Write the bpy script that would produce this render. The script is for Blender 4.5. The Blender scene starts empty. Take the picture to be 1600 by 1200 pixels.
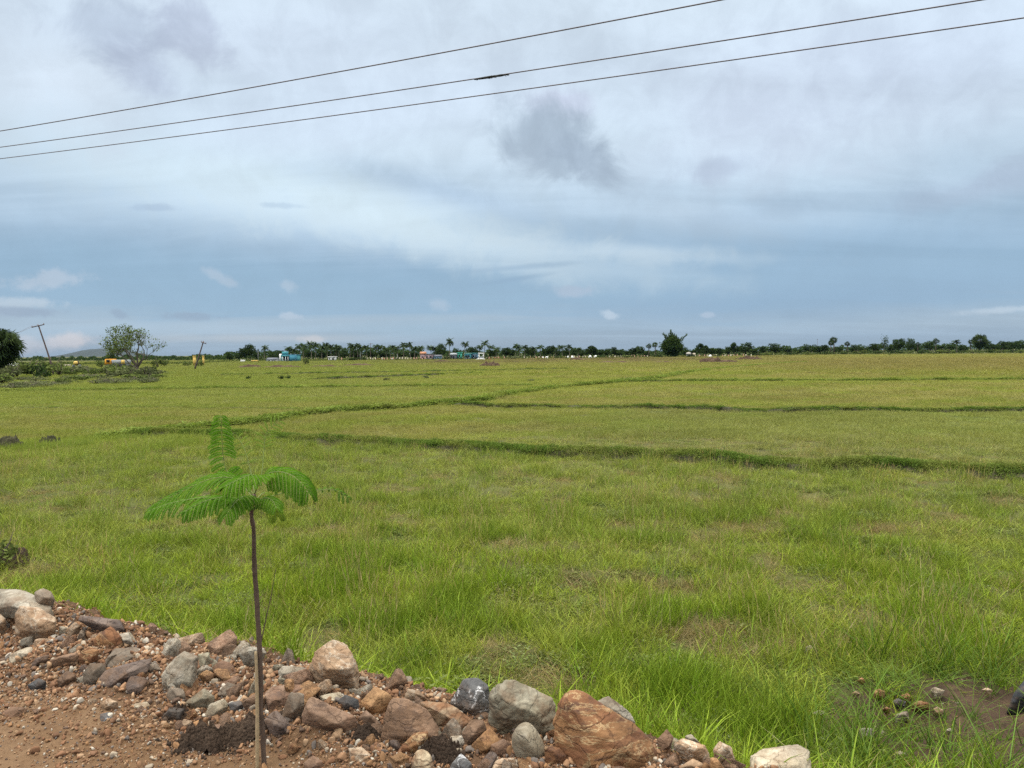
import bpy, bmesh, math, random
import numpy as np
from mathutils import Vector, Matrix, Euler

R = math.radians
HAZE = True
rnd = random.Random(7)
rng = np.random.default_rng(11)
scene = bpy.context.scene
COL = scene.collection

# ------------------------------------------------------------------ noise
def _hash(ix, iy, iz, seed):
    h = (ix.astype(np.int64) * 374761393 + iy.astype(np.int64) * 668265263 + iz.astype(np.int64) * 2147483647 + seed * 1274126177) & 0xffffffff
    h = ((h ^ (h >> 13)) * 1274126177) & 0xffffffff
    h = (h ^ (h >> 16)) & 0xffffffff
    return h.astype(np.float64) / 4294967295.0

def vnoise(x, y, z=None, seed=0):
    x = np.asarray(x, float); y = np.asarray(y, float)
    z = np.zeros_like(x) if z is None else np.asarray(z, float)
    ix, iy, iz = np.floor(x), np.floor(y), np.floor(z)
    fx, fy, fz = x - ix, y - iy, z - iz
    ux, uy, uz = [f * f * f * (f * (f * 6 - 15) + 10) for f in (fx, fy, fz)]
    r = 0
    for dx in (0, 1):
        for dy in (0, 1):
            for dz in (0, 1):
                w = (ux if dx else 1 - ux) * (uy if dy else 1 - uy) * (uz if dz else 1 - uz)
                r = r + w * _hash(ix + dx, iy + dy, iz + dz, seed)
    return r

def fbm(x, y, z=None, oct=4, seed=0, gain=0.5):
    a, s, n = 1.0, 0.0, 0.0
    x = np.asarray(x, float); y = np.asarray(y, float); z = None if z is None else np.asarray(z, float)
    for o in range(oct):
        k = 2.03 ** o
        s = s + a * vnoise(x * k + o * 17.3, y * k + o * 9.1, None if z is None else z * k + o * 5.7, seed + o)
        n += a; a *= gain
    return s / n            # 0..1

def sstep(a, b, x):
    t = np.clip((np.asarray(x, float) - a) / (b - a), 0, 1)
    return t * t * (3 - 2 * t)

# ------------------------------------------------------------------ camera (pixels of the 1600 x 1200 photograph)
F = 1180.0
CAM = np.array([0.0, 0.0, 2.7])
_p, _t = math.atan(49 / F), math.atan(14 / 1600)
fw = np.array([0, math.cos(_p), -math.sin(_p)]); u0 = np.array([0, math.sin(_p), math.cos(_p)]); r0 = np.array([1.0, 0, 0])
rt = math.cos(_t) * r0 - math.sin(_t) * u0
up = math.sin(_t) * r0 + math.cos(_t) * u0

def ray(px, py):
    return fw + rt * ((px - 800) / F) + up * ((600 - py) / F)

def ground(px, py, z=0.0):
    d = ray(px, py)
    t = (z - CAM[2]) / d[2]
    return CAM + d * t

def at_depth(px, py, D):           # a point on the pixel's ray at forward distance D (world y)
    d = ray(px, py)
    return CAM + d * (D / d[1])

def spot(px, D):                   # ground point at world distance D under column px
    py = 555.0
    for _ in range(3):
        d = ray(px, py); q = CAM + d * (D / d[1])
        rel = np.array([q[0], q[1], 0.0]) - CAM
        py = 600 - F * (rel @ up) / (rel @ fw)
    return np.array([q[0], q[1], 0.0])

def project(P):
    rel = np.asarray(P, float) - CAM
    k = rel @ fw
    return 800 + F * (rel @ rt) / k, 600 - F * (rel @ up) / k

cam_d = bpy.data.cameras.new("camera"); cam_o = bpy.data.objects.new("camera", cam_d); COL.objects.link(cam_o)
cam_d.sensor_width = 36.0; cam_d.lens = 36.0 * F / 1600; cam_d.clip_end = 30000; cam_d.clip_start = 0.05
M = Matrix(((rt[0], up[0], -fw[0], CAM[0]), (rt[1], up[1], -fw[1], CAM[1]), (rt[2], up[2], -fw[2], CAM[2]), (0, 0, 0, 1)))
cam_o.matrix_world = M
scene.camera = cam_o
scene.view_settings.view_transform = 'Standard'; scene.view_settings.look = 'None'
scene.view_settings.exposure = 0; scene.view_settings.gamma = 1
scene.render.engine = 'CYCLES'
cy = scene.cycles
cy.max_bounces = 5; cy.diffuse_bounces = 3; cy.glossy_bounces = 2; cy.transmission_bounces = 3; cy.transparent_max_bounces = 6; cy.volume_bounces = 0
cy.use_denoising = False
cy.sample_clamp_indirect = 6

# ------------------------------------------------------------------ terrain: raised dirt road whose edge runs along s = 0
NX, NY, NC = .419, .908, 2.86
def s_of(x, y): return NX * x + NY * y - NC
def t_of(x, y): return NY * x - NX * y
def st_xy(s, t): return NX * (s + NC) + NY * t, NY * (s + NC) - NX * t
_S = np.array([-9, -1.4, -.8, -.5, -.2, 0, .15, .5, 1.0, 1.5, 1.9, 2.6, 4])
_H = np.array([1.02, 1.05, 1.05, 1.07, 1.13, 1.14, 1.1, .9, .52, .18, .0, -.12, -.3])
def road_h(x, y, detail=True):
    x = np.asarray(x, float); y = np.asarray(y, float)
    s, t = s_of(x, y), t_of(x, y)
    h = np.interp(s + .10 * (fbm(t * 1.3, s * 0 + 3, seed=5, oct=2) - .5), _S, _H)
    m = sstep(-1.0, -.15, s) * (1 - sstep(.9, 1.8, s))
    h = h + (fbm(x * 2.2, y * 2.2, seed=3, oct=3) - .5) * (.03 + .14 * m)
    if detail:
        h = h + (fbm(x * 11, y * 11, seed=9, oct=4, gain=.6) - .5) * (.022 + .035 * m)
    return h
def field_h(x, y):
    x = np.asarray(x, float); y = np.asarray(y, float)
    h = (fbm(x * .35, y * .35, seed=21, oct=3) - .5) * .12 + (fbm(x * 2.1, y * 2.1, seed=22, oct=3) - .5) * .08
    return h * (1 - .8 * sstep(30, 120, np.hypot(x, y)))
def terrain(x, y):
    s = s_of(x, y)
    return np.where(s > 1.75, np.maximum(field_h(x, y), road_h(x, y)), road_h(x, y))
def hit(px, py):
    d = ray(px, py); t = .8
    while t < 60:
        P = CAM + d * t
        if P[2] <= float(terrain(P[0], P[1])): return P
        t += .01
    return CAM + d * t

# ------------------------------------------------------------------ materials
def nodes_of(name):
    m = bpy.data.materials.new(name); m.use_nodes = True
    nt = m.node_tree; nt.nodes.clear()
    return m, nt, nt.nodes, nt.links
def N(nt, kind, **kw):
    n = nt.nodes.new(kind)
    for k, v in kw.items():
        if k in n.inputs.keys() if isinstance(k, str) else False: n.inputs[k].default_value = v
        else: setattr(n, k, v)
    return n
def setv(n, **kw):
    for k, v in kw.items(): n.inputs[k.replace('_', ' ')].default_value = v
    return n
def mixc(nt, fac, a, b, mode='MIX'):
    n = nt.nodes.new('ShaderNodeMix'); n.data_type = 'RGBA'; n.blend_type = mode
    for sock, v in ((n.inputs[0], fac), (n.inputs[6], a), (n.inputs[7], b)):
        if hasattr(v, 'is_output'): nt.links.new(v, sock)
        elif isinstance(v, (int, float)): sock.default_value = v
        else: sock.default_value = (*v, 1) if len(v) == 3 else v
    return n.outputs[2]
def math_(nt, op, a, b=0.0, c=None, clamp=False):
    n = nt.nodes.new('ShaderNodeMath'); n.operation = op; n.use_clamp = clamp
    for i, v in enumerate((a, b, c)):
        if v is None: continue
        if hasattr(v, 'is_output'): nt.links.new(v, n.inputs[i])
        else: n.inputs[i].default_value = v
    return n.outputs[0]
def noise(nt, vec, scale, detail=4, rough=.55, dist=0.0):
    n = nt.nodes.new('ShaderNodeTexNoise'); setv(n, Scale=scale, Detail=detail, Roughness=rough, Distortion=dist)
    if vec is not None: nt.links.new(vec, n.inputs['Vector'])
    return n.outputs['Fac']
def maprange(nt, v, a, b, c=0.0, d=1.0, smooth=True):
    n = nt.nodes.new('ShaderNodeMapRange'); n.interpolation_type = 'SMOOTHSTEP' if smooth else 'LINEAR'
    nt.links.new(v, n.inputs[0])
    for i, x in enumerate((a, b, c, d)): n.inputs[i + 1].default_value = x
    return n.outputs[0]
def bump(nt, h, strength=.4, dist=.02, normal=None):
    n = nt.nodes.new('ShaderNodeBump'); setv(n, Strength=strength, Distance=dist)
    nt.links.new(h, n.inputs['Height'])
    if normal is not None: nt.links.new(normal, n.inputs['Normal'])
    return n.outputs[0]
def principled(nt, color, rough=.85, spec=.25, normal=None):
    p = nt.nodes.new('ShaderNodeBsdfPrincipled')
    p.inputs['Roughness'].default_value = rough; p.inputs['Specular IOR Level'].default_value = spec
    if hasattr(color, 'is_output'): nt.links.new(color, p.inputs['Base Color'])
    else: p.inputs['Base Color'].default_value = (*color, 1)
    if normal is not None: nt.links.new(normal, p.inputs['Normal'])
    return p
def out(nt, sh):
    o = nt.nodes.new('ShaderNodeOutputMaterial'); nt.links.new(sh.outputs[0] if hasattr(sh, 'outputs') else sh, o.inputs['Surface'])

def plain(name, c, rough=.7, var=.25, scale=3.0):
    m, nt, _, _ = nodes_of(name)
    tc = nt.nodes.new('ShaderNodeTexCoord')
    f = noise(nt, tc.outputs['Object'], scale, 5)
    col = mixc(nt, f, tuple(x * (1 - var) for x in c), tuple(min(1, x * (1 + var)) for x in c))
    out(nt, principled(nt, col, rough, .3, bump(nt, f, .15, .02)))
    return m

def blade_mat(name, attr_type, trans=.40, tipmix=.25, tip=(.26, .23, .07), lo=.50, span=.92):
    m, nt, _, L = nodes_of(name)
    a = nt.nodes.new('ShaderNodeAttribute'); a.attribute_type = attr_type; a.attribute_name = 'tint'
    h = nt.nodes.new('ShaderNodeAttribute'); h.attribute_name = 'along'
    r = nt.nodes.new('ShaderNodeAttribute'); r.attribute_name = 'rand'
    k = math_(nt, 'MULTIPLY_ADD', r.outputs['Fac'], span, lo)
    c = nt.nodes.new('ShaderNodeVectorMath'); c.operation = 'SCALE'
    L.new(a.outputs['Color'], c.inputs[0]); L.new(k, c.inputs['Scale'])
    tf = math_(nt, 'MULTIPLY', math_(nt, 'POWER', h.outputs['Fac'], 3.0), math_(nt, 'MULTIPLY', r.outputs['Fac'], tipmix * 2))
    col = mixc(nt, tf, c.outputs[0], tip)
    d = nt.nodes.new('ShaderNodeBsdfDiffuse'); t = nt.nodes.new('ShaderNodeBsdfTranslucent')
    g = nt.nodes.new('ShaderNodeBsdfGlossy'); g.inputs['Roughness'].default_value = .5; g.inputs['Color'].default_value = (.42, .5, .2, 1)
    L.new(col, d.inputs['Color'])
    tcol = mixc(nt, 1.0, col, (1.0, 1.0, .55), 'MULTIPLY'); L.new(tcol, t.inputs['Color'])
    m1 = nt.nodes.new('ShaderNodeMixShader'); m1.inputs[0].default_value = trans
    L.new(d.outputs[0], m1.inputs[1]); L.new(t.outputs[0], m1.inputs[2])
    m2 = nt.nodes.new('ShaderNodeMixShader'); m2.inputs[0].default_value = .006
    L.new(m1.outputs[0], m2.inputs[1]); L.new(g.outputs[0], m2.inputs[2])
    out(nt, m2)
    return m

def leaf_mat(name, dark, light, trans=.25, objvar=.25):
    m, nt, _, L = nodes_of(name)
    r = nt.nodes.new('ShaderNodeAttribute'); r.attribute_name = 'rand'
    oi = nt.nodes.new('ShaderNodeObjectInfo')
    c = mixc(nt, r.outputs['Fac'], dark, light)
    k = math_(nt, 'MULTIPLY_ADD', oi.outputs['Random'], objvar * 2, 1 - objvar)
    v = nt.nodes.new('ShaderNodeVectorMath'); v.operation = 'SCALE'; L.new(c, v.inputs[0]); L.new(k, v.inputs['Scale'])
    d = nt.nodes.new('ShaderNodeBsdfDiffuse'); t = nt.nodes.new('ShaderNodeBsdfTranslucent')
    L.new(v.outputs[0], d.inputs['Color']); L.new(v.outputs[0], t.inputs['Color'])
    m1 = nt.nodes.new('ShaderNodeMixShader'); m1.inputs[0].default_value = trans
    L.new(d.outputs[0], m1.inputs[1]); L.new(t.outputs[0], m1.inputs[2])
    out(nt, m1)
    return m

MAT = {}
MAT['blade'] = blade_mat('grass_blade', 'INSTANCER')
MAT['blade_far'] = blade_mat('distant_grass_blade', 'INSTANCER', lo=.86, span=.26, tipmix=.1)
MAT['leaf_green'] = leaf_mat('tree_leaves', (.018, .035, .012), (.055, .085, .025))
MAT['leaf_palm'] = leaf_mat('palm_leaves', (.02, .036, .014), (.06, .085, .03))
MAT['leaf_light'] = leaf_mat('light_shrub_leaves', (.05, .075, .02), (.13, .16, .045))
MAT['leaf_grey'] = leaf_mat('grey_scrub_leaves', (.065, .082, .035), (.14, .155, .068))
MAT['leaf_acacia'] = leaf_mat('sparse_tree_leaves', (.05, .075, .018), (.13, .165, .045))
MAT['leaf_bamboo'] = leaf_mat('bamboo_leaves', (.02, .045, .012), (.08, .12, .03))
MAT['bark'] = plain('bark', (.075, .06, .045), .9, .4, 12)
MAT['pale_bark'] = plain('pale_bark', (.14, .12, .09), .9, .35, 12)
MAT['culm'] = plain('bamboo_culm', (.12, .14, .06), .7, .3, 8)

def soil_mat(name, c1, c2, c3, scale=6.0, bstr=.6, wet=.9, damp=None):
    m, nt, _, L = nodes_of(name)
    g = nt.nodes.new('ShaderNodeNewGeometry').outputs['Position']
    n1 = noise(nt, g, scale * .25, 5, .6); n2 = noise(nt, g, scale * 2.3, 8, .7); n3 = noise(nt, g, scale * 9, 6, .7)
    c = mixc(nt, maprange(nt, n1, .35, .68), c1, c2)
    c = mixc(nt, maprange(nt, n2, .42, .75), c, c3)
    c = mixc(nt, maprange(nt, n3, .60, .72, 0, .7), c, tuple(min(1, x * 2.3) for x in c3))
    if damp:        # freshly tipped, moister earth along the heap
        dt = nt.nodes.new('ShaderNodeVectorMath'); dt.operation = 'DOT_PRODUCT'; dt.inputs[1].default_value = (.419, .908, 0); L.new(g, dt.inputs[0])
        s_ = math_(nt, 'ADD', dt.outputs['Value'], math_(nt, 'MULTIPLY', n1, .5))
        c = mixc(nt, maprange(nt, s_, 2.45, 2.85, 0, .75), c, damp)
    vo = nt.nodes.new('ShaderNodeTexVoronoi'); setv(vo, Scale=scale * 8); L.new(g, vo.inputs['Vector'])
    h = math_(nt, 'ADD', math_(nt, 'MULTIPLY', n2, .8), math_(nt, 'MULTIPLY', vo.outputs['Distance'], -.5))
    h = math_(nt, 'ADD', h, math_(nt, 'MULTIPLY', n3, .4))
    out(nt, principled(nt, c, wet, .2, bump(nt, h, bstr, .03)))
    return m
MAT['road'] = soil_mat('red_gravelly_soil', (.112, .064, .031), (.162, .101, .055), (.080, .043, .021), damp=(.062, .034, .019))
MAT['dark_soil'] = soil_mat('damp_dark_soil', (.042, .028, .019), (.072, .048, .032), (.028, .019, .013), 9)
MAT['bund_soil'] = soil_mat('bund_soil', (.038, .038, .018), (.060, .056, .028), (.020, .019, .010), 5)
MAT['heap_soil'] = soil_mat('turned_brown_earth', (.070, .044, .028), (.105, .070, .044), (.045, .029, .019), 2)

def field_mat():
    m, nt, _, L = nodes_of('field_ground')
    g = nt.nodes.new('ShaderNodeNewGeometry').outputs['Position']
    n1 = noise(nt, g, .05, 5, .6); n2 = noise(nt, g, 1.3, 6, .65); n3 = noise(nt, g, 14, 6, .7)
    c = mixc(nt, maprange(nt, n1, .38, .62), (.060, .075, .018), (.095, .090, .030))
    c = mixc(nt, maprange(nt, n2, .45, .7), c, (.045, .045, .016))
    c = mixc(nt, maprange(nt, n3, .5, .8, 0, .8), c, (.05, .036, .02))
    # bare dark earth patch beside the road
    sp = nt.nodes.new('ShaderNodeSeparateXYZ'); L.new(g, sp.inputs[0])
    dx = math_(nt, 'DIVIDE', math_(nt, 'SUBTRACT', sp.outputs[0], 3.6), 1.3)
    dy = math_(nt, 'DIVIDE', math_(nt, 'SUBTRACT', sp.outputs[1], 5.35), .95)
    rr = math_(nt, 'ADD', math_(nt, 'ADD', math_(nt, 'MULTIPLY', dx, dx), math_(nt, 'MULTIPLY', dy, dy)), math_(nt, 'MULTIPLY', n2, .9))
    soil = mixc(nt, n3, (.03, .019, .013), (.075, .047, .031))
    c = mixc(nt, maprange(nt, rr, 1.1, 1.6, 1, 0), c, soil)
    out(nt, principled(nt, c, .95, .15, bump(nt, math_(nt, 'ADD', n2, n3), .7, .04)))
    return m
MAT['field'] = field_mat()

# ------------------------------------------------------------------ mesh building
class MB:
    def __init__(self): self.v = []; self.f = []; self.n = 0; self.att = {}
    def add(self, V, Fc):
        V = np.asarray(V, float); o = self.n
        self.v.append(V); self.n += len(V)
        self.f += [tuple(i + o for i in q) for q in Fc]
        return self
    def box(self, lo, hi, ins=0.0):
        x0, y0, z0 = lo; x1, y1, z1 = hi; i = ins
        V = [(x0, y0, z0), (x1, y0, z0), (x1, y1, z0), (x0, y1, z0), (x0 + i, y0 + i, z1), (x1 - i, y0 + i, z1), (x1 - i, y1 - i, z1), (x0 + i, y1 - i, z1)]
        return self.add(V, [(0, 3, 2, 1), (4, 5, 6, 7), (0, 1, 5, 4), (1, 2, 6, 5), (2, 3, 7, 6), (3, 0, 4, 7)])
    def tube(self, P, rad, seg=8, cap=True):
        P = np.asarray(P, float); n = len(P)
        rad = np.broadcast_to(np.asarray(rad, float), (n,))
        T = np.gradient(P, axis=0); T /= np.linalg.norm(T, axis=1)[:, None] + 1e-9
        a = np.array([0, 0, 1.0]) if abs(T[0][2]) < .9 else np.array([1.0, 0, 0])
        V = []
        for i in range(n):
            b = np.cross(T[i], a); b /= np.linalg.norm(b) + 1e-9; c = np.cross(b, T[i]); a = c
            for k in range(seg):
                w = 2 * math.pi * k / seg
                V.append(P[i] + rad[i] * (b * math.cos(w) + c * math.sin(w)))
        Fc = [(i * seg + k, i * seg + (k + 1) % seg, (i + 1) * seg + (k + 1) % seg, (i + 1) * seg + k) for i in range(n - 1) for k in range(seg)]
        if cap: Fc += [tuple(range(seg))[::-1], tuple((n - 1) * seg + k for k in range(seg))]
        return self.add(V, Fc)
    def ball(self, c, r, seg=10, rings=6, z0=-1.0):
        V = []; c = np.asarray(c, float); r = np.broadcast_to(np.asarray(r, float), (3,))
        for i in range(rings + 1):
            z = z0 + (1 - z0) * i / rings; q = math.sqrt(max(0, 1 - z * z)) if i < rings else 0.02
            for k in range(seg):
                w = 2 * math.pi * k / seg
                V.append(c + r * np.array([q * math.cos(w), q * math.sin(w), z]))
        Fc = [(i * seg + k, i * seg + (k + 1) % seg, (i + 1) * seg + (k + 1) % seg, (i + 1) * seg + k) for i in range(rings) for k in range(seg)]
        Fc += [tuple(range(seg))[::-1], tuple(rings * seg + k for k in range(seg))]
        return self.add(V, Fc)
    def mesh(self, name, mat=None, smooth=False):
        me = bpy.data.meshes.new(name)
        V = np.concatenate(self.v) if self.v else np.zeros((0, 3))
        fast_mesh(me, V, self.f)
        if smooth: me.polygons.foreach_set('use_smooth', np.ones(len(me.polygons), bool))
        if mat: me.materials.append(mat)
        return me
    def build(self, name, mat=None, parent=None, smooth=False, loc=None):
        return obj(name, self.mesh(name, mat, smooth), parent, loc)

def fast_mesh(me, V, Fc):
    V = np.asarray(V, np.float32)
    me.vertices.add(len(V)); me.vertices.foreach_set('co', V.ravel())
    if len(Fc):
        if isinstance(Fc, np.ndarray):
            loops = Fc.ravel(); tot = np.full(len(Fc), Fc.shape[1], np.int32)
        else:
            tot = np.array([len(q) for q in Fc], np.int32); loops = np.fromiter((i for q in Fc for i in q), np.int32)
        me.loops.add(len(loops)); me.loops.foreach_set('vertex_index', loops.astype(np.int32))
        me.polygons.add(len(tot)); me.polygons.foreach_set('loop_start', np.concatenate([[0], np.cumsum(tot)[:-1]]).astype(np.int32))
    me.update(calc_edges=True); me.validate()
def vattr(me, name, vals, typ='FLOAT'):
    a = me.attributes.new(name, typ, 'POINT')
    a.data.foreach_set({'FLOAT': 'value', 'INT': 'value', 'FLOAT_VECTOR': 'vector', 'FLOAT_COLOR': 'color'}[typ], np.ascontiguousarray(np.asarray(vals, np.int32 if typ == 'INT' else np.float32)).ravel())
def obj(name, me, parent=None, loc=None, link=True):
    o = bpy.data.objects.new(name, me)
    if link: COL.objects.link(o)
    if parent is not None: o.parent = parent
    if loc is not None: o.location = loc
    return o
def tag(o, label=None, cat=None, group=None, kind=None):
    for k, v in (('label', label), ('category', cat), ('group', group), ('kind', kind)):
        if v: o[k] = v
    return o
def thing(name, label, cat, loc=(0, 0, 0), rz=0.0, group=None):
    o = bpy.data.objects.new(name, None); COL.objects.link(o); o.empty_display_size = .1
    o.location = loc; o.rotation_euler = (0, 0, rz)
    return tag(o, label, cat, group)
def copy_tree(src, loc, rz=0.0, scl=(1, 1, 1)):
    o = src.copy(); COL.objects.link(o); o.location = loc; o.rotation_euler = (0, 0, rz); o.scale = scl
    for ch in src.children:
        c = ch.copy(); COL.objects.link(c); c.parent = o
        for g in ch.children:
            d = g.copy(); COL.objects.link(d); d.parent = c
    return o

def scatter(name, co, rot, scl, idx, tint, protos, label, cat):
    """one 'stuff' object: small things nobody could count, as instances on points"""
    pc = bpy.data.collections.new(name + '_kinds')
    for p in protos: pc.objects.link(p)
    me = bpy.data.meshes.new(name); me.vertices.add(len(co)); me.vertices.foreach_set('co', np.asarray(co, np.float32).ravel())
    vattr(me, 'rot', rot, 'FLOAT_VECTOR'); vattr(me, 'scl', scl, 'FLOAT_VECTOR'); vattr(me, 'idx', idx, 'INT')
    vattr(me, 'tint', np.concatenate([tint, np.ones((len(tint), 1))], 1), 'FLOAT_COLOR')
    o = obj(name, me); tag(o, label, cat, kind='stuff')
    ng = bpy.data.node_groups.new(name + '_scatter', 'GeometryNodeTree')
    ng.interface.new_socket('Geometry', in_out='INPUT', socket_type='NodeSocketGeometry')
    ng.interface.new_socket('Geometry', in_out='OUTPUT', socket_type='NodeSocketGeometry')
    nd, L = ng.nodes, ng.links
    gi = nd.new('NodeGroupInput'); go = nd.new('NodeGroupOutput'); ip = nd.new('GeometryNodeInstanceOnPoints')
    ci = nd.new('GeometryNodeCollectionInfo'); ci.inputs['Collection'].default_value = pc
    ci.inputs['Separate Children'].default_value = True; ci.inputs['Reset Children'].default_value = True
    def na(nm, t):
        n = nd.new('GeometryNodeInputNamedAttribute'); n.data_type = t; n.inputs['Name'].default_value = nm; return n.outputs['Attribute']
    L.new(gi.outputs[0], ip.inputs['Points']); L.new(ci.outputs[0], ip.inputs['Instance']); ip.inputs['Pick Instance'].default_value = True
    L.new(na('idx', 'INT'), ip.inputs['Instance Index'])
    er = nd.new('FunctionNodeEulerToRotation'); L.new(na('rot', 'FLOAT_VECTOR'), er.inputs[0]); L.new(er.outputs[0], ip.inputs['Rotation'])
    L.new(na('scl', 'FLOAT_VECTOR'), ip.inputs['Scale']); L.new(ip.outputs[0], go.inputs[0])
    md = o.modifiers.new('scatter', 'NODES'); md.node_group = ng
    return o
# ------------------------------------------------------------------ sky
SUN_EL, SUN_AZ = 58.0, -115.0       # azimuth from +Y towards +X: behind the left shoulder, veiled by cloud
def lin(c): return tuple(((x / 255) / 12.92 if x / 255 <= .04045 else ((x / 255 + .055) / 1.055) ** 2.4) for x in c)
def sky_world():
    w = bpy.data.worlds.new("World"); scene.world = w; w.use_nodes = True
    nt = w.node_tree; nt.nodes.clear(); L = nt.links
    g = nt.nodes.new('ShaderNodeTexCoord').outputs['Generated']
    sp = nt.nodes.new('ShaderNodeSeparateXYZ'); L.new(g, sp.inputs[0])
    az = math_(nt, 'ARCTAN2', sp.outputs[0], sp.outputs[1]); el = math_(nt, 'ARCSINE', sp.outputs[2])
    cb = nt.nodes.new('ShaderNodeCombineXYZ'); L.new(az, cb.inputs[0]); L.new(el, cb.inputs[1]); A = cb.outputs[0]
    # cloud-plane coordinates: streaks of a layer overhead, drawn together towards the horizon
    zz = math_(nt, 'ADD', math_(nt, 'MAXIMUM', sp.outputs[2], 0.0), .10)
    pc = nt.nodes.new('ShaderNodeCombineXYZ')
    L.new(math_(nt, 'DIVIDE', sp.outputs[0], zz), pc.inputs[0]); L.new(math_(nt, 'DIVIDE', sp.outputs[1], zz), pc.inputs[1])
    mp = nt.nodes.new('ShaderNodeMapping'); mp.inputs['Rotation'].default_value = (0, 0, R(20)); mp.inputs['Scale'].default_value = (.35, 1.0, 1); L.new(pc.outputs[0], mp.inputs[0])
    nst = noise(nt, mp.outputs[0], 1.1, 5, .55, .6)
    ngr = noise(nt, A, 5.5, 6, .6, .3)      # broad lumps
    nmid = noise(nt, A, 16, 7, .62, .4)
    nfin = noise(nt, A, 60, 6, .65)
    warp = math_(nt, 'MULTIPLY', math_(nt, 'SUBTRACT', nst, .5), .10)
    e2 = math_(nt, 'ADD', math_(nt, 'ADD', el, warp), math_(nt, 'MULTIPLY', math_(nt, 'SUBTRACT', ngr, .5), .05))
    ramp = nt.nodes.new('ShaderNodeValToRGB'); L.new(maprange(nt, e2, -.05, .55, 0, 1, False), ramp.inputs[0])
    stops = [(-.05, (166, 184, 200)), (.012, (163, 184, 203)), (.035, (172, 194, 213)), (.065, (154, 184, 209)), (.10, (150, 181, 207)), (.14, (166, 192, 215)), (.19, (187, 209, 228)), (.26, (207, 225, 240)), (.34, (211, 227, 243)), (.44, (215, 231, 245)), (.55, (215, 230, 244))]
    cr = ramp.color_ramp
    while len(cr.elements) < len(stops): cr.elements.new(.5)
    for e, (p, c) in zip(cr.elements, stops): e.position = (p + .05) / .6; e.color = (*lin(c), 1)
    col = ramp.outputs[0]
    noises = {'s': nst, 'g': ngr, 'm': nmid, 'f': nfin}
    def feat(px, py, rx, ry, rot, c, alpha, soft=.7, nz='m', amt=.8):
        d = ray(px, py); d = d / np.linalg.norm(d)
        a0, e0 = math.atan2(d[0], d[1]), math.asin(d[2])
        m = nt.nodes.new('ShaderNodeMapping'); m.vector_type = 'TEXTURE'
        m.inputs['Location'].default_value = (a0, e0, 0); m.inputs['Rotation'].default_value = (0, 0, R(rot)); m.inputs['Scale'].default_value = (rx / F, ry / F, 1)
        L.new(A, m.inputs[0])
        v = nt.nodes.new('ShaderNodeVectorMath'); v.operation = 'LENGTH'; L.new(m.outputs[0], v.inputs[0])
        r = math_(nt, 'ADD', v.outputs['Value'], math_(nt, 'MULTIPLY_ADD', noises[nz], amt * 2, -amt))
        return mixc_global(maprange(nt, r, 1 - soft, 1 + soft * .35, alpha, 0), lin(c))
    def mixc_global(fac, c):
        nonlocal col
        col = mixc(nt, fac, col, c)
    # broad bands
    feat(330, 275, 420, 60, -6, (209, 229, 242), .9, 1.0, 'm', .9)
    feat(640, 355, 430, 48, -11, (212, 231, 243), .95, 1.0, 'm', .9)
    feat(930, 420, 220, 26, -6, (190, 212, 229), .8, 1.0, 'm', .5)
    feat(520, 310, 200, 26, -14, (213, 232, 242), .6, 1.0, 'm', .5)
    feat(700, 300, 170, 22, -14, (176, 199, 222), .65, 1.0, 'm', .6)
    feat(300, 425, 480, 40, -3, (152, 183, 208), .8, 1.0, 'g', .4)
    feat(1330, 400, 420, 60, 2, (154, 184, 210), .75, 1.0, 'g', .5)
    feat(1250, 475, 420, 35, 2, (146, 176, 204), .8, 1.0, 'g', .3)
    feat(450, 60, 260, 60, 8, (214, 229, 246), .7, 1.0, 'm', .9)
    feat(700, 90, 200, 40, 12, (215, 230, 245), .6, 1.0, 'm', .9)
    feat(1000, 395, 200, 16, -5, (203, 222, 236), .7, 1.0, 'm', 1.0)
    feat(90, 120, 130, 90, 0, (222, 236, 250), .85, 1.0, 'm', .9)
    feat(560, 170, 330, 60, 10, (213, 229, 246), .8, 1.0, 'm', .9)
    feat(1180, 170, 190, 110, 10, (206, 219, 238), .7, 1.0, 'm', .7)
    feat(1450, 120, 200, 100, 0, (206, 220, 240), .6, 1.0, 'm', .6)
    feat(1060, 330, 200, 35, -12, (190, 210, 228), .6, 1.0, 'm', .6)
    feat(1210, 330, 160, 22, 6, (172, 195, 217), .5, 1.0, 'm', .6)
    # dark ragged patches
    feat(170, 40, 95, 42, 10, (188, 203, 223), .7, .7, 'm', 1.3)
    feat(300, 38, 62, 45, -25, (190, 202, 224), .65, .7, 'm', 1.3)
    feat(225, 105, 60, 34, -30, (186, 199, 221), .7, .8, 'm', 1.2)
    feat(1130, 262, 60, 20, 8, (178, 192, 213), .6, .8, 'm', 1.0)
    feat(1580, 268, 70, 24, 12, (178, 194, 215), .6, .8, 'm', 1.0)
    feat(1500, 300, 120, 22, 5, (176, 194, 216), .5, .9, 'm', .9)
    # the grey cumulus
    feat(872, 165, 62, 26, 0, (198, 206, 228), .7, .7, 'm', 1.0)
    feat(858, 218, 90, 56, -12, (172, 189, 206), .95, .6, 'm', .85)
    feat(905, 250, 66, 40, -25, (165, 182, 200), .85, .7, 'm', .9)
    feat(812, 245, 40, 30, 0, (176, 193, 210), .5, .7, 'm', .9)
    feat(872, 262, 26, 16, 0, (184, 203, 220), .5, .8, 'f', .8)
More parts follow.
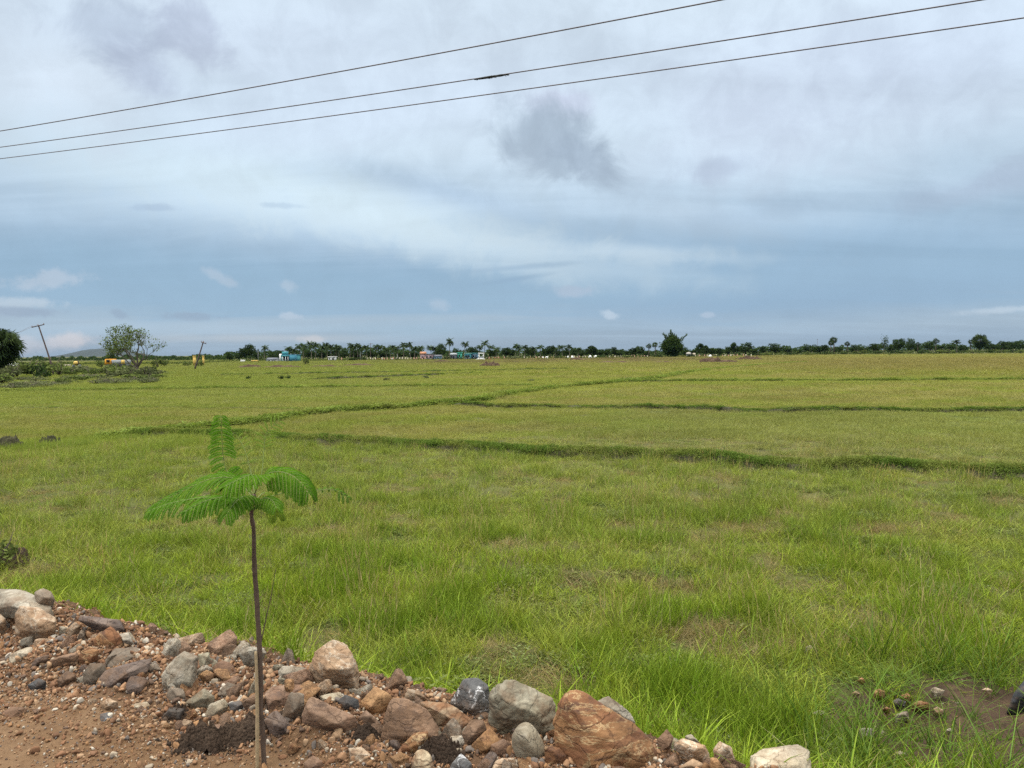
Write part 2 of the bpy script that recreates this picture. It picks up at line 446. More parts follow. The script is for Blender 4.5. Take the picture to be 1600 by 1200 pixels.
    # small low clouds
    for a in [(953, 492, 17, 7, 0, (200, 216, 232), .65, .8, 'f', 1.3), (895, 455, 38, 11, 0, (176, 194, 215), .8, .6, 'f', .9), (685, 475, 21, 10, -15, (180, 198, 217), .6, .8, 'f', 1.2),
              (75, 438, 46, 14, 8, (188, 203, 220), .7, .8, 'f', 1.3), (452, 447, 15, 9, -20, (182, 200, 218), .6, .8, 'f', 1.2), (345, 434, 30, 9, -25, (178, 197, 216), .7, .7, 'f', 1.0),
              (40, 474, 48, 9, 0, (190, 206, 221), .8, .6, 'f', 1.0), (35, 487, 50, 8, 0, (156, 175, 198), .8, .6, 'f', .9), (298, 495, 40, 8, 0, (152, 173, 196), .75, .6, 'f', 1.0),
              (186, 491, 13, 7, -20, (152, 173, 196), .7, .6, 'f', .9), (455, 494, 17, 7, 0, (186, 203, 221), .8, .6, 'f', .9), (1103, 492, 13, 5, 0, (186, 203, 223), .6, .7, 'f', 1.1),
              (238, 324, 32, 6, 3, (168, 189, 212), .55, .7, 'f', .9), (440, 321, 36, 5, 0, (175, 197, 218), .5, .7, 'f', .9), (820, 417, 90, 5, 4, (150, 178, 204), .5, .9, 'm', 1.2), (800, 437, 55, 5, 8, (148, 177, 203), .7, .8, 'm', .9),
              (110, 532, 34, 12, 0, (216, 214, 219), .8, .7, 'f', .9), (40, 540, 60, 14, 0, (205, 210, 220), .7, .8, 'f', .9), (420, 528, 200, 8, 0, (196, 207, 217), .7, .9, 'm', .7), (490, 530, 22, 7, 0, (216, 216, 220), .7, .7, 'f', .9),
              (300, 512, 420, 12, 0, (180, 202, 221), .7, 1.0, 'm', .5), (1575, 484, 60, 5, 3, (196, 213, 229), .7, .8, 'f', .9), (1330, 525, 330, 14, 0, (160, 184, 207), .6, 1.0, 'm', .5), (690, 515, 260, 16, 0, (158, 187, 209), .6, 1.0, 'm', .5)]:
        feat(*a)
    # fine mottling of the layer
    t = math_(nt, 'ADD', math_(nt, 'MULTIPLY_ADD', maprange(nt, nmid, .3, .7), .13, -.065), math_(nt, 'MULTIPLY_ADD', maprange(nt, nst, .3, .7), .17, -.08))
    k = math_(nt, 'ADD', 1.0, math_(nt, 'MULTIPLY', t, maprange(nt, el, .06, .25, .3, 1.0)))
    # the brightest part of an overcast sky is overhead
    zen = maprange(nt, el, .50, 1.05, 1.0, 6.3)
    col = mixc(nt, maprange(nt, el, .46, .75), col, (.80, .785, .745))      # the bright deck overhead is a neutral white
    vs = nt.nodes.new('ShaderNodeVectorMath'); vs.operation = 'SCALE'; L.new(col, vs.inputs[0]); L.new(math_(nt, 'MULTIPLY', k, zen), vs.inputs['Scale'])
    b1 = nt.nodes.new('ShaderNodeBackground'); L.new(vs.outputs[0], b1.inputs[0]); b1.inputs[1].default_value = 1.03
    st = nt.nodes.new('ShaderNodeTexSky'); st.sky_type = 'NISHITA'; st.sun_disc = False
    st.sun_elevation = R(SUN_EL); st.sun_rotation = R(SUN_AZ)
    b2 = nt.nodes.new('ShaderNodeBackground'); L.new(st.outputs[0], b2.inputs[0]); b2.inputs[1].default_value = .1
    ms = nt.nodes.new('ShaderNodeMixShader'); ms.inputs[0].default_value = .94
    L.new(b2.outputs[0], ms.inputs[1]); L.new(b1.outputs[0], ms.inputs[2])
    o = nt.nodes.new('ShaderNodeOutputWorld'); L.new(ms.outputs[0], o.inputs['Surface'])
    w.cycles.sampling_method = 'MANUAL'; w.cycles.sample_map_resolution = 512
sky_world()
ld = bpy.data.lights.new('sun', 'SUN'); ld.energy = 1.5; ld.angle = R(14); ld.color = (1, .95, .88)
lo = bpy.data.objects.new('sun', ld); COL.objects.link(lo)
_d = Vector((math.sin(R(SUN_AZ)) * math.cos(R(SUN_EL)), math.cos(R(SUN_AZ)) * math.cos(R(SUN_EL)), math.sin(R(SUN_EL))))
lo.rotation_euler = _d.to_track_quat('Z', 'Y').to_euler(); lo.location = (0, -5, 30)

# ------------------------------------------------------------------ ground sheets
def grid_faces(nr, nc):
    i = np.arange(nr - 1)[:, None] * nc + np.arange(nc - 1)[None, :]
    return np.stack([i, i + 1, i + nc + 1, i + nc], -1).reshape(-1, 4)
def field_sheet():
    rr = np.concatenate([np.geomspace(1.2, 60, 260), np.geomspace(61, 6200, 90)])
    aa = np.concatenate([np.linspace(-180, -62, 30), np.linspace(-60, 60, 420), np.linspace(62, 180, 30)]) * math.pi / 180
    r, a = np.meshgrid(rr, aa, indexing='ij')
    x, y = r * np.sin(a), r * np.cos(a)
    z = field_h(x, y)
    z = np.where(s_of(x, y) < 1.6, -.45, z)
    me = bpy.data.meshes.new('field'); fast_mesh(me, np.stack([x, y, z], -1).reshape(-1, 3), grid_faces(len(rr), len(aa))[:, ::-1])
    me.polygons.foreach_set('use_smooth', np.ones(len(me.polygons), bool)); me.materials.append(MAT['field'])
    tag(obj('field', me), 'flat grassy field stretching to the tree line', kind='structure')
field_sheet()
def road_sheet():
    ss = np.concatenate([np.linspace(-9, -1.7, 20), np.arange(-1.6, .6, .014), np.linspace(.62, 2.4, 45)])
    tt = np.concatenate([np.linspace(-70, -7, 90), np.arange(-6.9, 4.2, .016), np.linspace(4.3, 60, 80)])
    s, t = np.meshgrid(ss, tt, indexing='ij')
    x, y = st_xy(s, t); z = road_h(x, y)
    me = bpy.data.meshes.new('dirt_road'); fast_mesh(me, np.stack([x, y, z], -1).reshape(-1, 3), grid_faces(len(ss), len(tt)))
    me.polygons.foreach_set('use_smooth', np.ones(len(me.polygons), bool)); me.materials.append(MAT['road'])
    tag(obj('dirt_road', me), 'red gravelly dirt road shoulder raised above the field', kind='structure')
road_sheet()

# ------------------------------------------------------------------ earth bunds between the fields
def resample(P, step):
    P = np.asarray(P, float)[:, :2]
    seg = np.linalg.norm(np.diff(P, axis=0), axis=1); c = np.concatenate([[0], np.cumsum(seg)])
    q = np.arange(0, c[-1], step)
    return np.stack([np.interp(q, c, P[:, 0]), np.interp(q, c, P[:, 1])], 1), q
BUNDS = []
def bund(name, px, w, h, step, label, seed):
    P, q = resample([ground(*p) for p in px], step)
    k = max(1, int(1.2 / step)); ker = np.ones(2 * k + 1) / (2 * k + 1)
    for c in range(2): P[:, c] = np.convolve(np.pad(P[:, c], k, mode='edge'), ker, 'valid')
    T = np.gradient(P, axis=0); T /= np.linalg.norm(T, axis=1)[:, None]
    n = np.stack([-T[:, 1], T[:, 0]], 1)
    n *= np.sign((n * P).sum(1).mean())             # away from the road
    P = P + n * ((fbm(q / 3.1, q * 0 + seed, seed=seed, oct=3) - .5) * .9)[:, None]
    hh = h * (.55 + .9 * fbm(q / 1.7, q * 0 + seed * 3, seed=seed + 1, oct=4))
    hh *= np.clip(np.minimum(q, q[-1] - q) / (1.5), 0.1, 1)
    us = np.array([-.62, -.5, -.42, -.34, -.24, -.1, .05, .2, .34, .48, .62])
    pr = np.array([-.25, .0, .38, .75, .93, 1.0, .98, .86, .55, .18, -.25])
    V = np.zeros((len(q), len(us), 3))
    for j, (u, p) in enumerate(zip(us, pr)):
        uu = u * w + (fbm(q * 2.3, q * 0 + j * .7, seed=seed + 5, oct=3) - .5) * .22 * w
        V[:, j, :2] = P + n * uu[:, None]
        V[:, j, 2] = field_h(V[:, j, 0], V[:, j, 1]) + hh * p * (.72 + .56 * fbm(q * 3.0, q * 0 + j * 1.3, seed=seed + 7, oct=3))
    me = bpy.data.meshes.new(name); fast_mesh(me, V.reshape(-1, 3), grid_faces(len(q), len(us))[:, ::-1])
    me.polygons.foreach_set('use_smooth', np.ones(len(me.polygons), bool)); me.materials.append(MAT['bund_soil'])
    tag(obj(name, me), label, kind='structure')
    BUNDS.append(dict(P=P, n=n, V=V, w=w, h=h, q=q, us=us))
bund('field_bund', [(152, 683), (220, 682), (300, 681), (380, 685), (450, 690), (540, 694), (620, 698), (700, 702), (800, 708), (900, 712), (1000, 716), (1100, 720), (1200, 725), (1330, 733), (1450, 739), (1600, 747), (1900, 768), (2300, 800)], 1.0, .17, .16, 'nearest raised grassy earth bund crossing the whole field', 31)
bund('field_bund', [(150, 684), (230, 679), (300, 672), (370, 664), (430, 657), (530, 644), (620, 639), (690, 632), (760, 624), (810, 614), (880, 605), (950, 599), (1010, 594), (1060, 585), (1130, 576), (1200, 570), (1260, 566)], .7, .13, .3, 'raised grassy bund running diagonally away across the field', 41)
bund('field_bund', [(690, 634), (760, 636), (900, 639), (1000, 641), (1100, 642), (1300, 644), (1450, 645), (1600, 646), (2000, 650)], .8, .17, .25, 'second raised bund crossing the middle of the field', 51)
bund('field_bund', [(960, 598), (1100, 596), (1250, 595.5), (1400, 595), (1600, 594.5), (1900, 594)], .9, .12, .5, 'thin low bund further back in the field', 61)
bund('field_bund', [(-200, 641), (0, 638), (150, 637), (300, 638), (420, 639), (520, 641)], .7, .07, .4, 'faint low bund behind the sapling', 71)
bund('field_bund', [(-100, 612), (100, 611), (300, 608), (500, 606), (680, 604), (840, 603)], 1.4, .09, .6, 'low green strip of bund near the scrub', 81)
bund('field_bund', [(330, 588), (480, 585), (620, 583), (760, 580), (900, 577)], 1.0, .22, .8, 'far dark field bund before the village', 91)
bund('field_bund', [(480, 594), (620, 589), (760, 584)], 1.0, .2, .8, 'short far bund near the grass tufts', 101)

# ------------------------------------------------------------------ grass
def tuft(name, seed, nb, rad, hmin, hmax, wid, lean, curl, flat=0.0, mat='blade'):
    g = np.random.default_rng(seed)
    V = []; Fc = []; al = []; rd = []
    for i in range(nb):
        a = g.uniform(0, 2 * math.pi); rr = rad * math.sqrt(g.uniform(0, 1))
        p = np.array([rr * math.cos(a), rr * math.sin(a), -.02])
        h = g.uniform(hmin, hmax); th = g.uniform(0, 2 * math.pi); ln = lean * g.uniform(.2, 1.0) + flat * g.uniform(.5, 1.2)
        dirv = np.array([math.cos(th), math.sin(th), 0]); w = wid * g.uniform(.6, 1.2)
        sd = g.uniform(0, 2 * math.pi); side = np.array([math.cos(sd), math.sin(sd), 0])
        o = len(V); r = g.uniform()
        for k, f in enumerate((0, .4, .75, 1.0)):
            c = p + np.array([0, 0, h * (f - curl * f * f * .6 * r)]) + dirv * (h * (ln * f + curl * f * f * (.3 + r)))
            ww = w * (1, .85, .55, 0)[k]
            if k < 3: V += [c - side * ww / 2, c + side * ww / 2]; al += [f, f]; rd += [r, r]
            else: V += [c]; al += [1]; rd += [r]
        Fc += [(o, o + 1, o + 3, o + 2), (o + 2, o + 3, o + 5, o + 4), (o + 4, o + 5, o + 6)]
    me = bpy.data.meshes.new(name); fast_mesh(me, np.array(V), Fc); vattr(me, 'along', al); vattr(me, 'rand', rd)
    me.materials.append(MAT[mat])
    return obj(name, me, link=False)
def herb(name, seed, n, rad, h, size):
    g = np.random.default_rng(seed); V = []; Fc = []; al = []; rd = []
    for i in range(n):
        a = g.uniform(0, 2 * math.pi); e = math.asin(g.uniform(0, 1)); k = g.uniform(.5, 1.0)
        c = np.array([rad * k * math.cos(a) * math.cos(e), rad * k * math.sin(a) * math.cos(e), h * k * math.sin(e)])
        q = g.normal(size=3); q /= np.linalg.norm(q); b = np.cross(q, g.normal(size=3)); b /= np.linalg.norm(b)
        s = size * g.uniform(.5, 1.2); o = len(V); r = g.uniform()
        V += [c - q * s, c + b * s * .4, c + q * s, c - b * s * .4]; Fc.append((o, o + 1, o + 2, o + 3)); al += [.3, .5, .9, .5]; rd += [r] * 4
    me = bpy.data.meshes.new(name); fast_mesh(me, np.array(V), Fc); vattr(me, 'along', al); vattr(me, 'rand', rd); me.materials.append(MAT['blade'])
    return obj(name, me, link=False)
def stalks(name, seed, n, rad, h):
    g = np.random.default_rng(seed); V = []; Fc = []; al = []; rd = []
    for i in range(n):
        a = g.uniform(0, 6.28); rr = rad * math.sqrt(g.uniform()); p = np.array([rr * math.cos(a), rr * math.sin(a), 0])
        hh = h * g.uniform(.6, 1.1); ln = g.normal(size=2) * .22; tip = p + np.array([ln[0] * hh, ln[1] * hh, hh])
        sd = g.uniform(0, 6.28); s = np.array([math.cos(sd), math.sin(sd), 0]); o = len(V); r = g.uniform()
        m = p * .3 + tip * .7 + np.array([0, 0, .01])
        V += [p - s * .0012, p + s * .0012, m + s * .001, m - s * .001, m + s * .0045, tip, m - s * .0045]; al += [0, 0, .7, .7, .9, 1, .9]; rd += [r] * 7
        Fc += [(o, o + 1, o + 2, o + 3), (o + 4, o + 5, o + 6)]
    me = bpy.data.meshes.new(name); fast_mesh(me, np.array(V), Fc); vattr(me, 'along', al); vattr(me, 'rand', rd); me.materials.append(MAT['blade'])
    return obj(name, me, link=False)
PROTO = []
for i in range(5): PROTO.append(tuft(f'grass_kind_a{i}', 100 + i, 24, .11, .11, .27, .0062, .42, .45))        # 0-4 fresh upright
for i in range(3): PROTO.append(tuft(f'grass_kind_b{i}', 200 + i, 50, .16, .05, .13, .0042, .9, .7, .5))          # 5-7 matted, low
for i in range(2): PROTO.append(herb(f'grass_kind_c{i}', 300 + i, 110, .16, .14, .022))                            # 8-9 leafy ground cover
for i in range(2): PROTO.append(tuft(f'grass_kind_d{i}', 400 + i, 16, .05, .24, .48, .0085, .55, .75))           # 10-11 arching broad blades
for i in range(4): PROTO.append(tuft(f'grass_kind_e{i}', 500 + i, 70, .36, .08, .20, .010, .4, .35, mat='blade_far'))              # 12-15 distant patch
for i in range(2): PROTO.append(stalks(f'grass_kind_f{i}', 600 + i, 14, .25, .42))                                 # 16-17 seed stalks
for i in range(3): PROTO.append(tuft(f'grass_kind_g{i}', 700 + i, 110, .48, .10, .22, .022, .4, .3, mat='blade_far'))              # 18-20 far patch
for i in range(2): PROTO.append(tuft(f'grass_kind_h{i}', 800 + i, 7, .12, .07, .15, .0034, 2.0, .25, .6))           # 21-22 fallen straws
for i in range(2): PROTO.append(tuft(f'grass_kind_i{i}', 820 + i, 12, .06, .18, .32, .0070, .45, .50))              # 23-24 coarse tall tufts

B1 = BUNDS[0]
def beyond(b, x, y):            # >0 past the bund's line
    o = np.argsort(b['P'][:, 0]); ang = np.arctan2(b['P'][:, 0], b['P'][:, 1]); rad = np.hypot(b['P'][:, 0], b['P'][:, 1])
    o = np.argsort(ang)
    return np.hypot(x, y) - np.interp(np.arctan2(x, y), ang[o], rad[o])
def mixa(a, b, t): return a * (1 - t)[:, None] + np.asarray(b)[None, :] * t[:, None]
def patch(x, y):
    return ((x - 3.6) / 1.3) ** 2 + ((y - 5.35) / .95) ** 2 + .9 * (fbm(x * 1.3, y * 1.3, seed=77, oct=4))
def grass_tint(x, y):
    """what grows where: fresh green near the road, paler and drier beyond the first bund"""
    n = len(x)
    d1 = beyond(B1, x, y); r = np.hypot(x, y)
    n1 = fbm(x * .45, y * .45, seed=61, oct=4); n2 = fbm(x * 1.5, y * 1.5, seed=62, oct=4); n3 = fbm(x * .06, y * .11, seed=63, oct=4)
    near = np.tile(np.array([.225, .262, .026]), (n, 1))
    near = mixa(near, (.265, .280, .045), sstep(.45, .62, n1))
    near = mixa(near, (.160, .232, .020), sstep(.50, .66, n2) * .7)
    near = mixa(near, (.285, .268, .085), sstep(7, 17, r) * .45)
    mid = np.tile(np.array([.250, .250, .064]), (n, 1))
    mid = mixa(mid, (.275, .245, .085), sstep(.40, .62, n3))
    mid = mixa(mid, (.210, .240, .048), sstep(.52, .68, n1) * .7)
    mid = mixa(mid, (.235, .200, .080), sstep(70, 200, r) * .55)
    tb = x / np.maximum(y, 1)
    mid = mixa(mid, (.165, .125, .072), sstep(170, 215, r) * sstep(.45, .25, tb) * sstep(.35, .55, fbm(x * .05, y * .16, seed=65, oct=3)))
    mid = mixa(mid, (.225, .170, .075), sstep(75, 120, r) * (1 - sstep(230, 300, r)) * sstep(.25, .45, tb) * .6)
    b2, b3 = beyond(BUNDS[1], x, y), beyond(BUNDS[2], x, y)
    inA = (b3 < 0) * sstep(-.12, .25, tb)
    mid = mixa(mid, (.210, .218, .085), inA * .45)
    mid = mid * (1 + .34 * (fbm(x * .7, y * .7, seed=67, oct=4) - .5) + .3 * (fbm(x * .16, y * .3, seed=68, oct=3) - .5))[:, None]
    # left of the diagonal bund: greener
    left = sstep(.0, .35, -(x / np.maximum(y, 1)) + .05) * sstep(22, 60, r)
    mid = mixa(mid, (.185, .218, .052), left * .6)
    t = sstep(-.5, .8, d1)[:, None]
    c = near * np.array([.86, 1.0, 1.0]) * (1 - t) + mid * np.array([.94, 1.0, 1.0]) * t
    dry = sstep(.57, .70, fbm(x * 1.15 + 7, y * 1.15, seed=64, oct=4)) * (1 - .6 * sstep(15, 25, r))
    return c, dry, d1, n1, n2
def sow():
    co, rot, scl, idx, tint = [], [], [], [], []
    bands = [(2.6, 6.5, 190), (6.5, 9, 150), (9, 14, 105), (14, 24, 52), (24, 45, 20), (45, 90, 7.5), (90, 180, 2.3), (180, 430, .75)]
    A = R(47)
    for (ra, rb, dens) in bands:
        n = int(A * (rb * rb - ra * ra) * dens)
        r = np.sqrt(rng.uniform(ra * ra, rb * rb, n)); a = rng.uniform(-A, A, n)
        x, y = r * np.sin(a), r * np.cos(a); s = s_of(x, y)
        c, dry, d1, n1, n2 = grass_tint(x, y)
        pt = patch(x, y)
        keep = ((s > .75) | ((s > .22) & (rng.uniform(size=n) < .55))) & ((pt > 1.45) | (rng.uniform(size=n) < .05 + .30 * sstep(.5, .62, fbm(x * 2.6, y * 2.6, seed=70, oct=2))))
        keep &= rng.uniform(size=n) < np.where(s < 2.6, .85, 1)
        x, y, r, c, dry, d1, n1, n2, pt, s = [q[keep] for q in (x, y, r, c, dry, d1, n1, n2, pt, s)]; n = len(x)
        u = rng.uniform(size=n)
        isdry = u < dry * .85
        k = np.where(isdry, rng.integers(5, 8, n), rng.integers(0, 5, n))
        h = (.52 + .85 * sstep(.25, .75, n2)) * np.where(s < 2.4, .8, 1) * np.where(d1 > 0, .62, 1.0) * np.where(r < 9, 1.0, .95)
        wd = np.ones(n)
        if ra >= 24:
            k = rng.integers(12, 16, n); wd = np.full(n, 1.15 if ra < 45 else 1.7); h = h * 1.15
        if ra >= 90:
            k = rng.integers(18, 21, n); wd = np.full(n, 2.2 if ra < 180 else 3.2); h = h * 1.25
        if ra < 24:
            hb = (~isdry) & (rng.uniform(size=n) < .05 + .5 * sstep(.58, .70, fbm(x * 1.25 + 31, y * 1.25, seed=66, oct=4))); k = np.where(hb, rng.integers(8, 10, n), k)
            c = np.where(hb[:, None], np.array([.150, .180, .062])[None, :], c); h = np.where(hb, .6 * h, h)
            stk = (~isdry) & (~hb) & (rng.uniform(size=n) < .05) & (r > 6.8); k = np.where(stk, rng.integers(16, 18, n), k)
            c = np.where(stk[:, None], np.array([.30, .255, .12])[None, :], c)
            co_ = (~isdry) & (~hb) & (~stk) & (d1 < 0) & (rng.uniform(size=n) < .07 * sstep(.35, .6, n2) * (s > 2.6)); k = np.where(co_, rng.integers(23, 25, n), k); c = np.where(co_[:, None], c * np.array([1.12, 1.15, .9]), c)
            fs = (rng.uniform(size=n) < .018 + .05 * isdry) & (d1 < 0); k = np.where(fs, rng.integers(21, 23, n), k); c = np.where(fs[:, None], np.array([.36, .30, .16])[None, :], c); h = np.where(fs, .8, h)
            arch = (pt < 2.4) & (pt > .3) & (rng.uniform(size=n) < np.where(pt < 1.45, .6, .14)); k = np.where(arch, rng.integers(10, 12, n), k)
            c = np.where(arch[:, None], np.array([.10, .175, .03])[None, :], c)
        c = np.where((isdry & (k < 8) & (k > 4))[:, None], np.array([.27, .215, .10])[None, :] * rng.uniform(.7, 1.15, n)[:, None], c)
        vr = .22 if ra < 24 else .09
        c = c * rng.uniform(1 - vr, 1 + vr, n)[:, None] * np.stack([rng.uniform(1 - vr * .5, 1 + vr * .5, n), np.ones(n), rng.uniform(1 - vr, 1 + vr, n)], 1)
        sz = rng.uniform(.75, 1.25, n)
        co.append(np.stack([x, y, terrain(x, y) - .01], 1)); tint.append(c); idx.append(k)
        rot.append(np.stack([rng.normal(0, .10, n), rng.normal(0, .10, n), rng.uniform(0, 6.283, n)], 1))
        scl.append(np.stack([wd * sz, wd * sz, h * sz], 1))
    for bi, b in enumerate(BUNDS):                    # greener, leafier growth on the bunds
        q = b['q']; L = q[-1]; far = np.linalg.norm(b['P'].mean(0))
        dens = [190, 70, 80, 24, 26, 16, 9, 9][bi]
        n = int(L * b['w'] * dens)
        i = rng.integers(0, len(q) - 1, n); j = np.clip(rng.normal(5.3, 2.0, n), 0, 9.99)
        jj = j.astype(int); fr = (j - jj)[:, None]
        p = b['V'][i, jj] * (1 - fr) + b['V'][i, jj + 1] * fr
        x, y, z = p[:, 0], p[:, 1], p[:, 2]
        fz = fbm(x * 1.1, y * 1.1, seed=88, oct=4)
        keep = (rng.uniform(size=n) < np.where(j < 3.0, .42, 1.0) * sstep(.22, .46, fz + .12)); x, y, z, fz = x[keep], y[keep], z[keep], fz[keep]; n = len(x)
        near = far < 32
        k = np.where(rng.uniform(size=n) < .6, rng.integers(8, 10, n), rng.integers(0, 5, n))
        c = np.tile(np.array([.085, .145, .026]), (n, 1)); c = mixa(c, (.15, .185, .045), sstep(.45, .65, fz))
        if bi in (1, 3, 4, 5): c = mixa(c * 1.3, (.17, .205, .05), np.full(n, .45))
        m = 1.0 if near else 1.5
        if far > 60: m = 3.0
        sz = rng.uniform(.7, 1.25, n) * m
        co.append(np.stack([x, y, z - .02], 1)); tint.append(c * rng.uniform(.7, 1.2, n)[:, None]); idx.append(k)
        rot.append(np.stack([rng.normal(0, .15, n), rng.normal(0, .15, n), rng.uniform(0, 6.283, n)], 1))
        scl.append(np.stack([sz, sz, sz * np.where(k < 5, .55, .75) * (1 if bi == 0 else .7 if near else .5)], 1))
    scatter('grass', np.concatenate(co), np.concatenate(rot), np.concatenate(scl), np.concatenate(idx), np.concatenate(tint), PROTO, 'wild green and straw-coloured grass covering the field', 'grass')
sow()
# ------------------------------------------------------------------ rocks
def rock_mat(name, c1, c2, c3, scale=5.0, strata=0.0, vein=None, dirt=.35, rough=.85):
    m, nt, _, L = nodes_of(name)
    tc = nt.nodes.new('ShaderNodeTexCoord'); oi = nt.nodes.new('ShaderNodeObjectInfo')
    ad = nt.nodes.new('ShaderNodeVectorMath'); ad.operation = 'ADD'
    sc = nt.nodes.new('ShaderNodeVectorMath'); sc.operation = 'SCALE'; sc.inputs[0].default_value = (13, 29, 7); L.new(oi.outputs['Random'], sc.inputs['Scale'])
    L.new(tc.outputs['Object'], ad.inputs[0]); L.new(sc.outputs[0], ad.inputs[1])
    V = ad.outputs[0]
    mp = nt.nodes.new('ShaderNodeMapping'); mp.inputs['Scale'].default_value = (1, 1, 1 + 1.5 * strata); mp.inputs['Rotation'].default_value = (.5, .35, 0); L.new(V, mp.inputs[0])
    n1 = noise(nt, mp.outputs[0], scale, 7, .62, 1.2); n2 = noise(nt, mp.outputs[0], scale * 3.1, 7, .65, .6); n3 = noise(nt, V, scale * 8, 6, .7)
    vo = nt.nodes.new('ShaderNodeTexVoronoi'); vo.feature = 'DISTANCE_TO_EDGE'; setv(vo, Scale=scale * 1.5)
    wv = nt.nodes.new('ShaderNodeVectorMath'); wv.operation = 'ADD'; L.new(V, wv.inputs[0])
    nn = nt.nodes.new('ShaderNodeTexNoise'); setv(nn, Scale=scale * 1.6, Detail=4); L.new(V, nn.inputs['Vector'])
    ns = nt.nodes.new('ShaderNodeVectorMath'); ns.operation = 'SCALE'; ns.inputs['Scale'].default_value = .22; L.new(nn.outputs['Color'], ns.inputs[0]); L.new(ns.outputs[0], wv.inputs[1])
    L.new(wv.outputs[0], vo.inputs['Vector'])
    c = mixc(nt, maprange(nt, n1, .40, .60), c1, c2)
    c = mixc(nt, maprange(nt, n2, .50, .68, 0, .85), c, c3)
    c = mixc(nt, maprange(nt, n3, .30, .70, 0, .22), c, tuple(x * .45 for x in c1))
    crack = maprange(nt, vo.outputs['Distance'], .0, .035, .55, 0)
    c = mixc(nt, crack, c, tuple(x * .4 for x in c1))
    if vein:
        b = math_(nt, 'ABSOLUTE', math_(nt, 'SUBTRACT', n1, .52))
        c = mixc(nt, maprange(nt, b, .004, .017, .75, 0), c, vein)
    if dirt:
        nd = noise(nt, V, scale * 1.9, 6, .7)
        c = mixc(nt, maprange(nt, nd, .42, .66, 0, dirt + .25), c, (.125, .068, .034))
    big = noise(nt, V, scale * .55, 4, .6, .8)
    k = math_(nt, 'MULTIPLY', math_(nt, 'MULTIPLY_ADD', oi.outputs['Random'], .36, .78), maprange(nt, big, .3, .68, .62, 1.18))
    sv = nt.nodes.new('ShaderNodeVectorMath'); sv.operation = 'SCALE'; L.new(c, sv.inputs[0]); L.new(k, sv.inputs['Scale'])
    h = math_(nt, 'ADD', math_(nt, 'MULTIPLY', n2, .9), math_(nt, 'MULTIPLY', n3, .45))
    h = math_(nt, 'SUBTRACT', h, math_(nt, 'MULTIPLY', crack, .35))
    out(nt, principled(nt, sv.outputs[0], rough, .3, bump(nt, h, .75, .014)))
    return m
RM = {
    'pale': rock_mat('pale_grey_stone', (.27, .235, .175), (.36, .325, .26), (.17, .135, .095), 5),
    'cream': rock_mat('cream_stone', (.33, .28, .195), (.42, .37, .28), (.22, .175, .115), 5, dirt=.35),
    'white': rock_mat('white_quartz', (.36, .31, .235), (.47, .42, .34), (.25, .20, .14), 6, dirt=.15),
    'tan': rock_mat('tan_stone', (.30, .195, .115), (.37, .27, .18), (.22, .125, .07), 5, .3, vein=(.42, .36, .28)),
    'rust': rock_mat('rust_brown_stone', (.155, .068, .030), (.225, .115, .048), (.060, .034, .026), 4, .6, vein=(.33, .23, .12), dirt=.0),
    'orange': rock_mat('orange_stone', (.28, .145, .06), (.36, .21, .10), (.17, .085, .045), 6, .2),
    'brown': rock_mat('brown_stone', (.135, .082, .05), (.20, .125, .078), (.085, .055, .04), 5, .4),
    'redbrown': rock_mat('reddish_brown_stone', (.175, .10, .062), (.24, .155, .102), (.105, .068, .050), 5, .5),
    'grey': rock_mat('grey_stone', (.150, .118, .086), (.215, .175, .132), (.085, .066, .048), 5),
    'purple': rock_mat('purplish_slab', (.105, .078, .066), (.155, .115, .092), (.07, .055, .05), 5, .5),
    'blue': rock_mat('blue_grey_stone', (.078, .078, .078), (.130, .127, .122), (.055, .052, .050), 5, vein=(.55, .55, .55), dirt=.2),
    'dark': rock_mat('dark_stone', (.045, .038, .033), (.085, .070, .058), (.03, .025, .022), 6),
    'mixed': rock_mat('mottled_stone', (.20, .10, .048), (.40, .33, .22), (.055, .042, .042), 4, .3),
    'greygreen': rock_mat('grey_green_stone', (.20, .18, .125), (.28, .255, .19), (.13, .105, .07), 4.5),
    'slate': rock_mat('black_slate', (.022, .024, .028), (.04, .043, .048), (.015, .016, .018), 6, dirt=.1),
}
_ICO = {}
def ico(n):
    if n not in _ICO:
        bm = bmesh.new(); bmesh.ops.create_icosphere(bm, subdivisions=n, radius=1)
        V = np.array([v.co for v in bm.verts]); V /= np.linalg.norm(V, axis=1)[:, None]
        Fc = np.array([[v.index for v in f.verts] for f in bm.faces]); bm.free(); _ICO[n] = (V, Fc)
    return _ICO[n]
def hull_planes(P):
    bm = bmesh.new()
    for p in P: bm.verts.new(p)
    bmesh.ops.convex_hull(bm, input=bm.verts); bm.normal_update()
    pl = []
    for f in bm.faces:
        n = np.array(f.normal); d = float(n @ np.array(f.verts[0].co))
        if d < 0: n, d = -n, -d
        if not any((n @ a > .9995 and abs(d - b) < 1e-3) for a, b in pl): pl.append((n, d))
    bm.free()
    return pl
